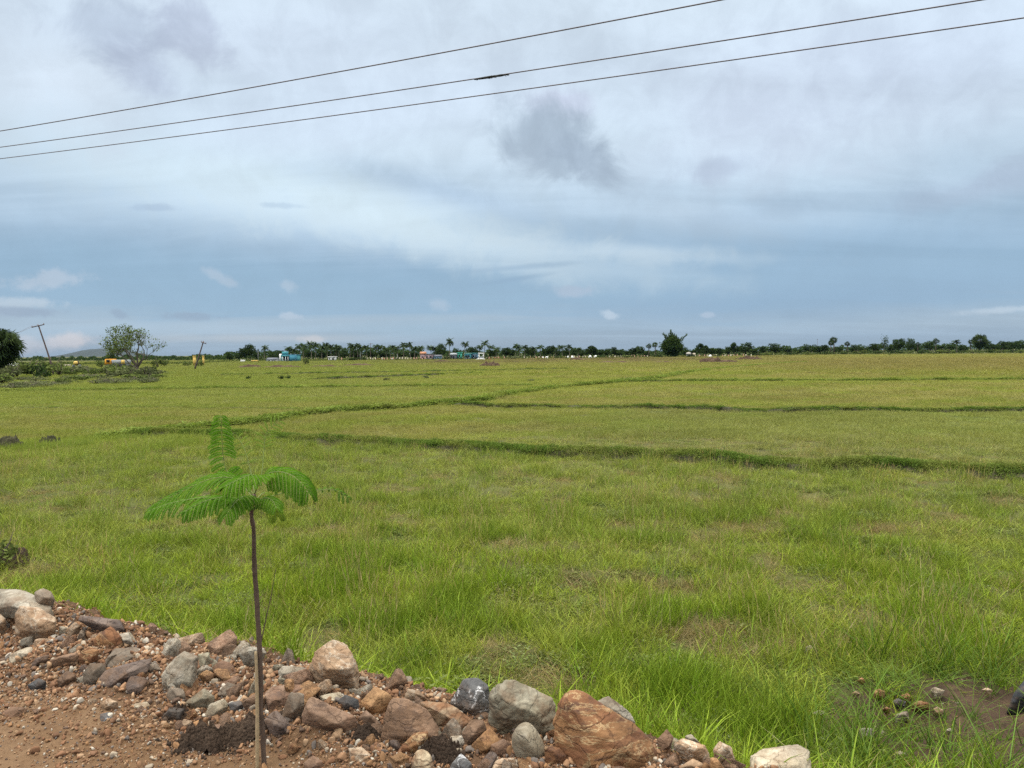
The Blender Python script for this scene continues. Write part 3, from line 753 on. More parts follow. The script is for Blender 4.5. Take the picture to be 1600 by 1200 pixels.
def rock_mesh(name, P, mat, sub, seed, rough=.03, k=60.0):
    """P: hull points about the origin; facets from the hull's planes, worn edges, chipped surface"""
    D, Fc = ico(sub)
    pl = hull_planes(P); g_ = np.random.default_rng(5000 + seed)
    for _ in range(11):                      # broken corners
        q_ = g_.normal(size=3); q_ /= np.linalg.norm(q_); pl.append((q_, float((np.asarray(P) @ q_).max()) * g_.uniform(.84, .96)))
    Nn = np.array([a for a, b in pl]); d = np.maximum(np.array([b for a, b in pl]), .004)
    iv = np.clip(D @ Nn.T, 0, None) / d                       # 1/r for each plane
    mx = iv.max(1); r = 1 / (mx * ((iv / mx[:, None]) ** k).sum(1) ** (1 / k))
    sz = np.abs(P).max(); q = D * r[:, None] / sz
    f1 = fbm(q[:, 0] * 3.1 + seed, q[:, 1] * 3.1, q[:, 2] * 3.1, 4, seed) - .5
    f2 = fbm(q[:, 0] * 10 + seed, q[:, 1] * 10, q[:, 2] * 10, 4, seed + 3, .6) - .5
    st = fbm(q[:, 0] * 2 + q[:, 2] * 7 + seed, q[:, 1] * 2, q[:, 2] * 9, 3, seed + 5); st = np.floor(st * 9) / 9 - .5
    chip = -np.clip(fbm(q[:, 0] * 4.3, q[:, 1] * 4.3 + seed, q[:, 2] * 4.3, 3, seed + 9) - .60, 0, 1)
    r = r * (1 + rough * (1.1 * f1 + 1.5 * f2 + 1.1 * st) + 1.3 * rough * 10 * chip * .35)
    me = bpy.data.meshes.new(name); fast_mesh(me, D * r[:, None], Fc)
    me.polygons.foreach_set('use_smooth', np.ones(len(me.polygons), bool)); me.materials.append(mat)
    return me
def hero(poly, kind, label, base=None, depth=None, thick=.95, tilt=.16, seed=0, ridge=None, name='rock', cat='rock', rough=.042, sink=.18, k=70.0):
    g = np.random.default_rng(1000 + seed * 7)
    poly = np.array(poly, float); cx, cyy = poly.mean(0); yb = poly[:, 1].max()
    if depth is None:
        bx, by = base if base else (cx, yb)
        P = hit(bx, by); s = s_of(P[0], P[1])
        if s > .12 and not base:                     # the ray clears the crest: set it just behind the crest
            d = ray(bx, by); tt = (.16 + NC - s_of(CAM[0], CAM[1]) - NC) / (NX * d[0] + NY * d[1])
            P = CAM + d * tt
        D = P[1]
    else: D = depth
    pts = []
    W = (np.ptp(poly[:, 0])) / F * D; H = np.ptp(poly[:, 1]) / F * D
    T = thick * min(max(W, .6 * H), max(H, .55 * W))
    for (x, y) in poly:
        pts.append(at_depth(x, y, D + T * .25 + tilt * (yb - y) / F * D))
    # ridges that stand forward of the outline give the front its facets
    if ridge is None:
        ridge = [(cx + g.uniform(-.28, .28) * np.ptp(poly[:, 0]), cyy + g.uniform(-.28, .25) * np.ptp(poly[:, 1]), g.uniform(.18, .42)) for _ in range(3)]
    for (x, y, f) in ridge:
        pts.append(at_depth(x, y, D + T * .25 + tilt * (yb - y) / F * D - f * T))
    for (x, y) in poly[:: 1 if len(poly) < 6 else 2]:
        qx, qy = cx + (x - cx) * g.uniform(.6, .85), cyy + (y - cyy) * g.uniform(.55, .8)
        pts.append(at_depth(qx, qy, D + T * g.uniform(.85, 1.15)))
    low = [p for p, (x, y) in zip(pts, poly) if y > yb - .35 * np.ptp(poly[:, 1])]
    for p in low: pts.append(np.array(p) - np.array([0, -.02, sink * H + .02]))
    pts = np.array(pts); c = pts.mean(0)
    px = max(np.ptp(poly[:, 0]), np.ptp(poly[:, 1]))
    me = rock_mesh(name, pts - c, RM[kind], 6 if px > 55 else 5, seed, rough, k)
    o = obj(name, me, loc=c)
    tag(o, label, cat, 'rocks heaped along the road edge')
    return o
HER = [
 ([(-30,916),(20,917),(45,925),(70,938),(81,948),(80,960),(40,956),(-30,952)], 'pale', 'long pale grey slab at the far end of the rubble heap', dict(base=(40,985), thick=.7, tilt=1.2)),
 ([(52,926),(66,918),(80,924),(86,936),(78,948),(58,945)], 'grey', 'grey boulder half hidden behind the long pale slab', dict(base=(62,972))),
 ([(22,960),(31,944),(62,947),(93,966),(87,986),(67,1009),(50,1005),(24,993)], 'tan', 'big pinkish tan boulder standing below the long pale slab', dict(ridge=[(60,975,.35),(70,985,.3),(35,985,.22)])),
 ([(-25,962),(0,959),(9,965),(8,985),(-5,996),(-25,990)], 'tan', 'tan rock cut by the frame edge beside the big tan boulder', {}),
 ([(12,1023),(49,1008),(54,1015),(47,1028),(17,1038)], 'cream', 'flat cream slab under the big tan boulder', dict(tilt=.8)),
 ([(92,978),(104,979),(103,993),(92,992)], 'pale', 'small squarish pale stone touching the big tan boulder', {}),
 ([(105,982),(117,971),(126,978),(121,992),(106,997)], 'tan', 'small tan stone between pale square stone and purplish slab', {}),
 ([(120,960),(140,963),(192,969),(195,983),(180,988),(150,981),(122,970)], 'purple', 'dark purplish slab lying at the grass edge', dict(base=(155,1000), tilt=.8)),
 ([(144,998),(175,976),(192,997),(193,1010),(165,1017),(146,1009)], 'rust', 'brown wedge-shaped rock with a pale top edge', dict(ridge=[(168,995,.3),(180,1004,.35)])),
 ([(185,990),(200,987),(209,1004),(194,1009)], 'white', 'small white block tucked behind the brown wedge', dict(base=(194,1013))),
 ([(125,1018),(140,1010),(156,1015),(153,1032),(136,1041),(122,1033)], 'rust', 'dark rust lump below the brown wedge', {}),
 ([(69,1038),(100,1023),(124,1018),(125,1035),(100,1044),(72,1049)], 'brown', 'long brown rock with smooth back beside rust lump', {}),
 ([(47,1041),(60,1028),(78,1021),(76,1031),(53,1045)], 'purple', 'thin dark brown shard below cream slab', {}),
 ([(129,1052),(140,1036),(160,1035),(168,1046),(156,1071),(140,1075),(130,1067)], 'grey', 'egg-shaped grey brown rock below the rust lump', {}),
 ([(150,1062),(170,1043),(225,1030),(246,1025),(236,1048),(200,1064),(160,1081),(150,1076)], 'purple', 'wide grey brown slab with a layered top', dict(tilt=.6)),
 ([(163,1031),(180,1013),(212,1010),(238,1019),(225,1031),(200,1038),(172,1047)], 'grey', 'hollow-topped layered rock above the wide slab', dict(base=(200,1044), tilt=1.0)),
 ([(194,1073),(205,1054),(233,1060),(229,1073),(210,1087),(195,1089)], 'purple', 'squarish purplish grey block below the wide slab', {}),
 ([(251,1055),(260,1038),(285,1012),(311,1025),(308,1045),(299,1085),(280,1076),(253,1067)], 'pale', 'large upright pale grey rock with sharp peak', dict(ridge=[(300,1030,.25),(297,1065,.35),(275,1045,.2)])),
 ([(309,1022),(327,1019),(330,1040),(312,1047)], 'greygreen', 'beige grey stone leaning on the upright pale rock', dict(base=(318,1050))),
 ([(307,1056),(322,1046),(335,1052),(336,1067),(315,1071)], 'orange', 'orange tan lump beside the upright pale rock', {}),
 ([(326,1047),(346,1030),(363,1037),(376,1058),(350,1062),(334,1064)], 'redbrown', 'brown angular rock at crest beside the orange lump', {}),
 ([(259,1086),(265,1073),(287,1076),(291,1090),(280,1101),(262,1095)], 'grey', 'grey double-lobed stone under the upright pale rock', {}),
 ([(288,1098),(320,1074),(337,1090),(326,1108),(304,1111)], 'greygreen', 'grey beige block leaning below the orange lump', dict(ridge=[(318,1090,.35),(300,1100,.2)])),
 ([(318,1123),(327,1100),(350,1091),(358,1100),(346,1121),(322,1127)], 'cream', 'bright cream block near the sapling foot', dict(ridge=[(345,1108,.35),(330,1112,.15)])),
 ([(337,1086),(355,1065),(376,1072),(373,1091),(350,1093)], 'grey', 'mid grey stone above the bright cream block', {}),
 ([(357,1098),(375,1094),(388,1107),(376,1116),(360,1113)], 'blue', 'dark grey stone with pale face near the sapling stake', {}),
 ([(376,1096),(400,1082),(416,1090),(413,1111),(385,1110)], 'brown', 'brownish rock directly behind the sapling stem', {}),
 ([(250,1123),(265,1105),(291,1107),(287,1123),(265,1133)], 'dark', 'dark soil-smeared stone at the heap of damp earth', {}),
 ([(205,1100),(232,1095),(236,1103),(222,1113),(208,1108)], 'greygreen', 'flat olive grey stone lying on the gravel', dict(tilt=.9)),
 ([(155,1098),(170,1090),(185,1097),(180,1111),(162,1113)], 'tan', 'round tan cobble alone on the red gravel', {}),
 ([(155,1115),(175,1111),(176,1123),(162,1131),(156,1126)], 'blue', 'flat blue grey chip below the tan cobble', dict(tilt=.9)),
 ([(42,1071),(60,1059),(74,1065),(67,1076),(50,1080)], 'blue', 'smooth blue grey stone on the red gravel', {}),
 ([(97,1079),(110,1066),(130,1070),(126,1079)], 'brown', 'flat brown stone at the lower edge of the rubble', dict(tilt=.8)),
 ([(0,1114),(20,1103),(45,1105),(38,1118),(10,1127)], 'redbrown', 'half-buried flat tan rock in the red road gravel', dict(tilt=.9)),
 ([(242,1133),(260,1128),(270,1135),(252,1140)], 'orange', 'small orange chip at edge of the damp earth heap', {}),
 ([(279,1133),(287,1123),(302,1127),(296,1143),(282,1142)], 'tan', 'round tan stone set in front of the soil-smeared stone', {}),
 ([(302,1128),(311,1124),(321,1135),(313,1145),(303,1143)], 'orange', 'small orange brown stone by the round tan stone', {}),
 ([(88,1062),(105,1047),(121,1055),(113,1073),(92,1076)], 'brown', 'dusty brown stone below the long brown rock', {}),
 ([(312,1144),(335,1130),(356,1132),(346,1147),(322,1151)], 'redbrown', 'flat reddish stone below the bright cream block', dict(tilt=.9)),
 ([(326,1073),(375,1051),(379,1060),(335,1083)], 'redbrown', 'long thin reddish slab behind the mid grey stone', dict(tilt=.7)),
 ([(371,1021),(388,1010),(410,1011),(419,1022),(402,1036),(380,1034)], 'pale', 'pale stone in the grass behind the sapling stem', dict(base=(395,1056))),
 ([(434,1048),(442,1040),(478,1042),(483,1056),(462,1064),(436,1062)], 'white', 'crusty whitish stone beside the round brown boulder', {}),
 ([(481,1047),(486,1018),(502,1003),(525,997),(543,1004),(561,1043),(561,1072),(540,1078),(505,1072),(489,1059)], 'tan', 'large round brown boulder standing in the grass edge', dict(base=(525,1078), ridge=[(520,1012,.2),(512,1046,.42),(548,1046,.35)])),
 ([(411,1087),(420,1073),(450,1069),(500,1069),(498,1090),(452,1110),(417,1111)], 'redbrown', 'broad reddish brown slab just beyond the sapling', dict(tilt=.9)),
 ([(438,1123),(452,1081),(478,1082),(477,1101),(467,1122),(450,1131)], 'grey', 'upright grey block leaning on the broad reddish slab', dict(ridge=[(456,1090,.15),(460,1110,.35)])),
 ([(471,1121),(476,1091),(488,1088),(560,1120),(554,1144),(522,1150),(500,1150),(475,1139)], 'redbrown', 'big flat-topped reddish rock with grey broken front', dict(ridge=[(482,1112,.3),(530,1128,.35),(505,1135,.3)])),
 ([(498,1087),(532,1080),(538,1091),(520,1100),(503,1097)], 'cream', 'beige stone between round boulder and flat-topped rock', dict(base=(518,1100))),
 ([(524,1096),(540,1085),(560,1091),(562,1111),(542,1114)], 'blue', 'dark blue grey stone behind the flat-topped rock', {}),
 ([(563,1096),(587,1070),(616,1089),(598,1116),(587,1122),(565,1109)], 'orange', 'diamond-shaped tan brown rock at the crest', dict(ridge=[(590,1090,.3),(580,1105,.35)])),
 ([(629,1092),(637,1075),(655,1079),(670,1094),(650,1104)], 'tan', 'small pale brown rock peeping over the big broken block', dict(base=(650,1106))),
 ([(594,1152),(604,1097),(612,1090),(645,1091),(657,1095),(682,1126),(698,1151),(696,1164),(630,1170),(600,1160)], 'brown', 'big dark brown broken block with a pale rim', dict(ridge=[(612,1105,.12),(620,1150,.2),(655,1110,.12),(672,1150,.22)], tilt=.15)),
 ([(650,1094),(695,1096),(713,1105),(739,1126),(726,1151),(700,1155),(680,1130)], 'mixed', 'mottled orange black and cream rock on the crest', dict(ridge=[(690,1112,.22),(715,1130,.3)])),
 ([(699,1098),(707,1080),(722,1059),(747,1058),(765,1072),(764,1124),(740,1124)], 'blue', 'tall blue grey rock with white veins', dict(base=(735,1122), ridge=[(748,1085,.3),(742,1110,.3),(720,1078,.1)])),
 ([(721,1146),(735,1124),(760,1124),(764,1141),(741,1172),(725,1167)], 'brown', 'plain brown block below the white-veined rock', {}),
 ([(693,1164),(705,1150),(725,1149),(728,1162),(716,1173),(700,1172)], 'white', 'bright white stone capped with dark soil', {}),
 ([(559,1121),(572,1109),(588,1122),(596,1138),(570,1145)], 'redbrown', 'reddish stone wedged beside the big broken block', {}),
 ([(619,1174),(647,1145),(669,1142),(669,1164),(643,1184)], 'rust', 'dark rusty rock lying against the broken block front', {}),
 ([(611,1183),(625,1174),(641,1182),(632,1197),(615,1195)], 'orange', 'small orange stone below the dark rusty rock', {}),
 ([(641,1192),(652,1169),(671,1172),(682,1207),(662,1214),(645,1212)], 'mixed', 'pale mottled upright stone at the bottom frame edge', {}),
 ([(702,1197),(720,1176),(738,1190),(736,1212),(705,1212)], 'blue', 'pointed blue grey stone at the bottom edge', {}),
 ([(544,1169),(565,1166),(582,1180),(566,1197),(549,1194)], 'tan', 'flat tan stone in red soil below flat-topped rock', dict(tilt=.7)),
 ([(474,1192),(488,1179),(506,1190),(504,1210),(478,1210)], 'redbrown', 'rounded reddish cobble near the sapling base', {}),
 ([(411,1122),(430,1105),(453,1130),(456,1152),(430,1157)], 'purple', 'earth-smeared purplish rock just beside the sapling stem', {}),
 ([(763,1075),(785,1062),(803,1062),(865,1090),(871,1125),(873,1157),(840,1162),(780,1147),(763,1134)], 'greygreen', 'very large grey green rock next to the veined rock', dict(base=(820,1160), ridge=[(775,1080,.2),(800,1105,.38),(840,1125,.32),(850,1100,.15)])),
 ([(791,1153),(800,1132),(822,1121),(838,1127),(854,1160),(855,1186),(841,1201),(820,1200),(804,1177)], 'cream', 'smooth egg-shaped pale stone leaning on the big rust rock', dict(k=9, rough=.02, ridge=[(822,1150,.45),(835,1175,.4)])),
 ([(859,1117),(866,1085),(880,1075),(903,1073),(943,1099),(990,1135),(1024,1150),(1041,1207),(1036,1232),(885,1232),(872,1180)], 'rust', 'huge rust brown slab-like boulder, biggest of the heap', dict(base=(950,1215), thick=.9, tilt=.22, ridge=[(885,1100,.12),(925,1140,.22),(1000,1185,.22),(905,1195,.2)], k=32)),
 ([(930,1092),(947,1085),(981,1107),(993,1128),(970,1136),(935,1112)], 'pale', 'grey plate standing behind the huge rust boulder', dict(base=(965,1165), thick=.5)),
 ([(736,1164),(765,1135),(781,1150),(783,1161),(756,1182),(738,1180)], 'orange', 'tan brown angular rock before the grey green rock', {}),
 ([(764,1164),(787,1154),(798,1160),(806,1181),(787,1188),(766,1189)], 'redbrown', 'brown mottled stone beside the egg-shaped stone', {}),
 ([(750,1200),(780,1184),(806,1184),(813,1207),(780,1218),(755,1217)], 'tan', 'tan stone at bottom edge under the egg-shaped stone', {}),
 ([(849,1165),(875,1168),(886,1182),(884,1200),(855,1200)], 'rust', 'small rusty stone between egg-shaped stone and rust boulder', {}),
 ([(1026,1156),(1042,1138),(1053,1152),(1044,1174),(1030,1177)], 'redbrown', 'pinkish pointed stone beside the huge rust boulder', dict(base=(1040,1180))),
 ([(1051,1161),(1067,1153),(1101,1164),(1111,1178),(1106,1197),(1075,1192),(1059,1176)], 'tan', 'tan block with dark end near the heap tail', dict(base=(1085,1200))),
 ([(1113,1172),(1124,1157),(1143,1167),(1151,1195),(1124,1202)], 'tan', 'pinkish upright shard beside the tan block', dict(base=(1132,1206))),
 ([(1060,1199),(1082,1185),(1102,1194),(1106,1212),(1065,1212)], 'tan', 'tan pebble-backed stone below the tan block', {}),
 ([(1171,1178),(1187,1170),(1232,1163),(1248,1162),(1269,1175),(1271,1214),(1220,1222),(1174,1216)], 'cream', 'flat-topped cream rock alone at the heap tail', dict(base=(1222,1218), ridge=[(1215,1180,.12),(1190,1195,.3),(1245,1195,.3)], tilt=1.1)),
 ([(1070,1149),(1080,1146),(1093,1160),(1085,1168),(1075,1163)], 'pale', 'thin grey plate behind the tan block', dict(base=(1080,1184))),
 ([(1109,1183),(1120,1184),(1136,1206),(1112,1210)], 'orange', 'small orange brown stone under the upright shard', {}),
]
for i, (poly, kind, label, kw) in enumerate(HER):
    hero(poly, kind, label, seed=i + 1, **kw)
def flat_hero(poly, kind, label, i, name='stone', cat='stone', **kw):        # stones on the field-level patch of bare earth
    poly = np.array(poly, float); P = ground(poly[:, 0].mean(), poly[:, 1].max(), .02)
    o = hero(poly, kind, label, depth=P[1], seed=200 + i, name=name, cat=cat, **kw); o['group'] = 'stones on the bare earth patch'
FL = [
 ([(1258,1011),(1265,1007),(1272,1013),(1269,1020),(1260,1020)], 'pale', 'whitish stone alone in the tall grass'),
 ([(1453,1077),(1460,1073),(1477,1079),(1471,1090),(1462,1092)], 'cream', 'bright cream stone on the bare earth patch'),
 ([(1338,1063),(1346,1058),(1354,1062),(1350,1067)], 'orange', 'small orange stone at far rim of the bare patch'),
 ([(1364,1079),(1372,1075),(1385,1081),(1382,1090),(1368,1089)], 'orange', 'rusty tan stone on the bare earth patch'),
 ([(1394,1096),(1402,1091),(1416,1096),(1414,1104),(1398,1103)], 'blue', 'blue grey stone in the middle of the bare patch'),
 ([(1424,1099),(1436,1094),(1455,1099),(1452,1109),(1428,1108)], 'rust', 'long rusty stone beside the blue grey one'),
 ([(1398,1117),(1408,1112),(1419,1111),(1421,1125),(1402,1128)], 'pale', 'squarish pale grey stone on the bare patch'),
 ([(1456,1108),(1465,1104),(1476,1110),(1472,1117),(1460,1115)], 'tan', 'tan stone near the bright cream stone'),
 ([(1338,1142),(1350,1136),(1364,1138),(1367,1154),(1342,1157)], 'greygreen', 'olive brown rock sunk in grass near the heap tail'),
 ([(1268,1114),(1280,1109),(1290,1112),(1286,1119),(1272,1119)], 'pale', 'flat pale stone hidden in grass near bare patch'),
 ([(1397,1176),(1408,1173),(1418,1179),(1412,1184),(1400,1182)], 'cream', 'small whitish stone low on the bare patch'),
 ([(1407,1087),(1417,1082),(1427,1089),(1420,1096)], 'orange', 'pale orange chip behind the long rusty stone'),
 ([(1330,1083),(1338,1079),(1345,1084),(1338,1089)], 'tan', 'tan chip at the grassy rim of the patch'),
 ([(1533,1078),(1542,1074),(1552,1079),(1546,1086)], 'tan', 'tan stone under grass blades on the patch'),
 ([(1478,1140),(1485,1137),(1490,1142),(1484,1146)], 'white', 'tiny white pebble on dark earth'),
 ([(1377,1108),(1386,1104),(1394,1109),(1388,1115)], 'rust', 'rusty chip beside the squarish pale stone'),
 ([(1574,1108),(1583,1084),(1602,1060),(1625,1075),(1622,1112),(1590,1114)], 'slate', 'black slate rock cut by the frame edge'),
]
for i, (poly, kind, label) in enumerate(FL): flat_hero(poly, kind, label, i)

# smaller stones that nobody could tell apart, filling the heap
SMALL = []
kinds = ['tan', 'brown', 'redbrown', 'grey', 'tan', 'orange', 'rust', 'brown', 'purple', 'redbrown', 'pale', 'dark']
for i, kd in enumerate(kinds * 2):
    g = np.random.default_rng(50 + i)
    P = g.normal(size=(13, 3)); P /= np.linalg.norm(P, axis=1)[:, None]; P *= np.array([1, g.uniform(.65, .95), g.uniform(.5, .8)]) * .5
    me = rock_mesh('small_stone', P - P.mean(0), RM[kd], 4, 300 + i, .035, 20)
    SMALL.append(me)
ns = 0
while ns < 210:
    t = rng.uniform(-6.2, 2.2); s = rng.normal(-.20, .26)
    if s > .3 or s < -.9: continue
    if t < -2.6 and rng.uniform() < .3: s += .05
    x, y = st_xy(s, t); sz = float(np.clip(rng.lognormal(math.log(.062), .45), .028, .15))
    if s < -.55: sz *= .6
    z = float(road_h(x, y))
    o = obj('small_stone', SMALL[int(rng.integers(len(SMALL)))], loc=(x, y, z + sz * .16))
    o.rotation_euler = tuple(rng.uniform(0, 6.28, 3)); o.scale = (sz, sz, sz)
    tag(o, 'small angular stone lying among the bigger rocks of the roadside heap', 'stone', 'small stones filling the heap'); ns += 1
for i in range(60):
    a, rr = rng.uniform(0, 6.28), math.sqrt(rng.uniform()); x, y = 3.4 + 1.3 * rr * math.cos(a), 5.4 + .8 * rr * math.sin(a)
    sz = rng.uniform(.018, .05); o = obj('small_stone', SMALL[int(rng.integers(len(SMALL)))], loc=(x, y, float(field_h(x, y)) + sz * .12))
    o.rotation_euler = tuple(rng.uniform(0, 6.28, 3)); o.scale = (sz,) * 3
    tag(o, 'small chip of stone on the dark bare earth by the grass', 'stone', 'stone chips on the bare patch')

# fist-sized and larger broken rocks packed between the big ones
BR = []
for i in range(14):
    g = np.random.default_rng(700 + i); P = g.normal(size=(12, 3)); P /= np.linalg.norm(P, axis=1)[:, None]; P *= np.array([1, g.uniform(.6, .95), g.uniform(.45, .8)]) * .5
    BR.append(rock_mesh('rubble_rock', P - P.mean(0), RM[['tan', 'brown', 'redbrown', 'grey', 'rust', 'orange', 'brown', 'purple', 'tan', 'redbrown', 'greygreen', 'brown', 'grey', 'pale'][i]], 5, 800 + i, .045, 40))
nb = 0
while nb < 200:
    t = rng.uniform(-5.6, 2.0); s = rng.normal(-.17, .19)
    if s > .28 or s < -.62: continue
    x, y = st_xy(s, t); sz = float(rng.uniform(.075, .20)) * (1 - .35 * (s < -.4))
    o = obj('rubble_rock', BR[int(rng.integers(len(BR)))], loc=(x, y, float(road_h(x, y)) + sz * rng.uniform(-.08, .12)))
    o.rotation_euler = tuple(rng.uniform(0, 6.28, 3)); o.scale = (sz,) * 3
    tag(o, 'broken dusty rock packed between the bigger rocks of the roadside heap', 'rock', 'rubble packed between the big rocks'); nb += 1

# the bare earth patch: rough clods and hollows
def earth_patch():
    n = 230; u = np.linspace(1.35, 5.6, n); v = np.linspace(4.0, 6.9, n); x, y = np.meshgrid(u, v, indexing='ij')
    p = ((x - 3.6) / 1.3) ** 2 + ((y - 5.35) / .95) ** 2 + .9 * fbm(x * 1.3, y * 1.3, seed=77, oct=4)
    m = 1 - sstep(1.15, 1.75, p)
    z = field_h(x, y) + m * (.012 + .10 * (fbm(x * 3.2, y * 3.2, seed=78, oct=4) - .45) + .05 * (fbm(x * 12, y * 12, seed=79, oct=4, gain=.65) - .5)) - (1 - m) * .10
    me = bpy.data.meshes.new('bare_earth'); fast_mesh(me, np.stack([x, y, z], -1).reshape(-1, 3), grid_faces(n, n))
    me.polygons.foreach_set('use_smooth', np.ones(len(me.polygons), bool)); me.materials.append(MAT['patch_soil']); tag(obj('bare_earth', me), 'patch of rough dark bare earth in the grass', kind='structure')
MAT['patch_soil'] = soil_mat('dark_brown_clods', (.040, .025, .015), (.078, .049, .029), (.024, .015, .009), 7)
earth_patch()

# gravel
def gravel_mat():
    m, nt, _, L = nodes_of('gravel_bits')
    a = nt.nodes.new('ShaderNodeAttribute'); a.attribute_type = 'INSTANCER'; a.attribute_name = 'tint'
    tc = nt.nodes.new('ShaderNodeTexCoord'); f = noise(nt, tc.outputs['Object'], 2.5, 5)
    v = nt.nodes.new('ShaderNodeVectorMath'); v.operation = 'SCALE'; L.new(a.outputs['Color'], v.inputs[0]); L.new(math_(nt, 'MULTIPLY_ADD', f, .9, .55), v.inputs['Scale'])
    out(nt, principled(nt, v.outputs[0], .9, .2)); return m
MAT['gravel'] = gravel_mat()
GP = []
for i in range(8):
    g = np.random.default_rng(80 + i); P = g.normal(size=(11, 3)); P /= np.linalg.norm(P, axis=1)[:, None]; P *= np.array([1, g.uniform(.6, .95), g.uniform(.4, .75)]) * .5
    GP.append(obj(f'gravel_kind_{i}', rock_mesh(f'gravel_kind_{i}', P - P.mean(0), MAT['gravel'], 3, 400 + i, .04, 18), link=False))
n = 150000
t = rng.uniform(-6.5, 3.0, n); s = np.where(rng.uniform(size=n) < .38, rng.normal(-.25, .25, n), rng.uniform(-1.5, .15, n))
cl = fbm(t * 2.2, s * 2.2, seed=15, oct=3); k = (s < .5) & (rng.uniform(size=n) < sstep(.28, .6, cl) + .35)
t, s = t[k], s[k]; x, y = st_xy(s, t)
big = np.exp(-((s + .2) / .32) ** 2); sz = np.clip(rng.lognormal(math.log(.0095), .62, len(x)) * (1 + 1.1 * big * rng.uniform(size=len(x))), .004, .058)
n2 = 1500; a = rng.uniform(0, 6.28, n2); r2 = np.sqrt(rng.uniform(size=n2)); x2 = 3.4 + 1.5 * r2 * np.cos(a); y2 = 5.35 + .95 * r2 * np.sin(a)
z = np.concatenate([road_h(x, y), field_h(x2, y2)]); x = np.concatenate([x, x2]); y = np.concatenate([y, y2]); sz = np.concatenate([sz, np.clip(rng.lognormal(math.log(.008), .5, n2), .004, .03)])
pal = np.array([(.22, .125, .068), (.165, .085, .045), (.28, .18, .105), (.14, .075, .042), (.30, .245, .18), (.125, .105, .09), (.36, .32, .26), (.21, .115, .055), (.10, .065, .045)])
tint = pal[rng.choice(len(pal), len(x), p=[.2, .2, .13, .16, .07, .07, .04, .08, .05])] * rng.uniform(.75, 1.15, (len(x), 1))
scatter('gravel', np.stack([x, y, z + sz * .12], 1), rng.uniform(0, 6.28, (len(x), 3)), np.repeat(sz[:, None], 3, 1), rng.integers(0, 8, len(x)), tint, GP, 'loose reddish gravel and stone chips on the road shoulder', 'gravel')

# heaps of damp dark earth
def clod(name, label, px, py, w, h, seed, mat='dark_soil', sx=1.0, n=70, cat='soil heap', D=None, zbase=None):
    P = hit(px, py) if D is None else spot(px, D)
    zz = float(terrain(P[0], P[1])) if zbase is None else zbase
    u = np.linspace(-1, 1, n); U, Vv = np.meshgrid(u, u, indexing='ij'); r = np.hypot(U, Vv)
    x, y = P[0] + U * w / 2, P[1] + Vv * w / 2 * sx
    ed = r + (fbm(U * 2.6 + seed, Vv * 2.6, seed=seed, oct=5, gain=.6) - .42) * 1.5
    z = h * np.clip(1 - ed ** 2, -.25, 1) * (.5 + 1.0 * fbm(U * 3 + seed, Vv * 3, seed=seed + 1, oct=4)) + h * .45 * (fbm(U * 9, Vv * 9 + seed, seed=seed + 2, oct=4, gain=.65) - .5)
    base = terrain(x, y) if D is None else field_h(x, y)
    z = np.where(ed > 1.0, -.06 - h * .2, z) + base
    me = bpy.data.meshes.new(name); fast_mesh(me, np.stack([x, y, z], -1).reshape(-1, 3), grid_faces(n, n))
    me.polygons.foreach_set('use_smooth', np.ones(len(me.polygons), bool)); me.materials.append(MAT[mat])
    return tag(obj(name, me), label, cat)
CR = []
for (lab, px, py, w, h, sd, sx) in [('dark damp lump of earth on the gravel before the sapling', 318, 1168, .26, .085, 3, .5), ('dark earth banked round the sapling foot', 385, 1150, .26, .07, 12, .5), ('dark crumbly earth clod at bottom below white stone', 690, 1183, .19, .07, 5, .6), ('dark damp earth between flat-topped rock and broken block', 572, 1160, .16, .05, 8, .6), ('dark damp earth lump near the sapling stake', 278, 1120, .12, .05, 9, .6)]:
    clod('soil_heap', lab, px, py, w, h, sd, sx=sx, n=130)
    P = hit(px, py)
    for i in range(260): CR.append((P[0] + rng.normal() * w * .42, P[1] + rng.normal() * w * .42 * sx))
CR = np.array(CR); sz = np.clip(rng.lognormal(math.log(.012), .5, len(CR)), .005, .035)
scatter('soil_crumbs', np.column_stack([CR, road_h(CR[:, 0], CR[:, 1]) + sz * .2]), rng.uniform(0, 6.28, (len(CR), 3)), np.repeat(sz[:, None], 3, 1), rng.integers(0, 8, len(CR)), np.tile(np.array([.042, .028, .019]), (len(CR), 1)) * rng.uniform(.6, 1.8, (len(CR), 1)), [p.copy() for p in GP], 'dark earth crumbs scattered round the damp soil heaps', 'soil')
# ------------------------------------------------------------------ sapling
def catmull(P, n):
    P = np.asarray(P, float); m = len(P); Q = np.vstack([2 * P[0] - P[1], P, 2 * P[-1] - P[-2]])
    o = []
    for u in np.linspace(0, m - 1 - 1e-6, n):
        i = int(u); f = u - i; a, b, c, d = Q[i:i + 4]
        o.append(.5 * (2 * b + (c - a) * f + (2 * a - 5 * b + 4 * c - d) * f ** 2 + (3 * b - a - 3 * c + d) * f ** 3))
    return np.array(o)
MAT['sap_leaf'] = leaf_mat('sapling_leaflets', (.036, .108, .009), (.095, .195, .014), .38, .06)
MAT['sap_leaf_top'] = leaf_mat('top_frond_leaflets', (.07, .19, .012), (.13, .28, .02), .4, .06)
MAT['sap_leaf_yellow'] = leaf_mat('young_sapling_leaflets', (.12, .20, .02), (.19, .28, .03), .42, .06)
MAT['sap_stem'] = plain('sapling_bark', (.085, .058, .042), .8, .55, 40)
MAT['stake'] = plain('dry_stake', (.30, .225, .13), .85, .3, 40)
MAT['rachis'] = plain('leaf_stalk', (.12, .16, .04), .7, .2, 30)
SD = float(hit(408, 1196)[1])
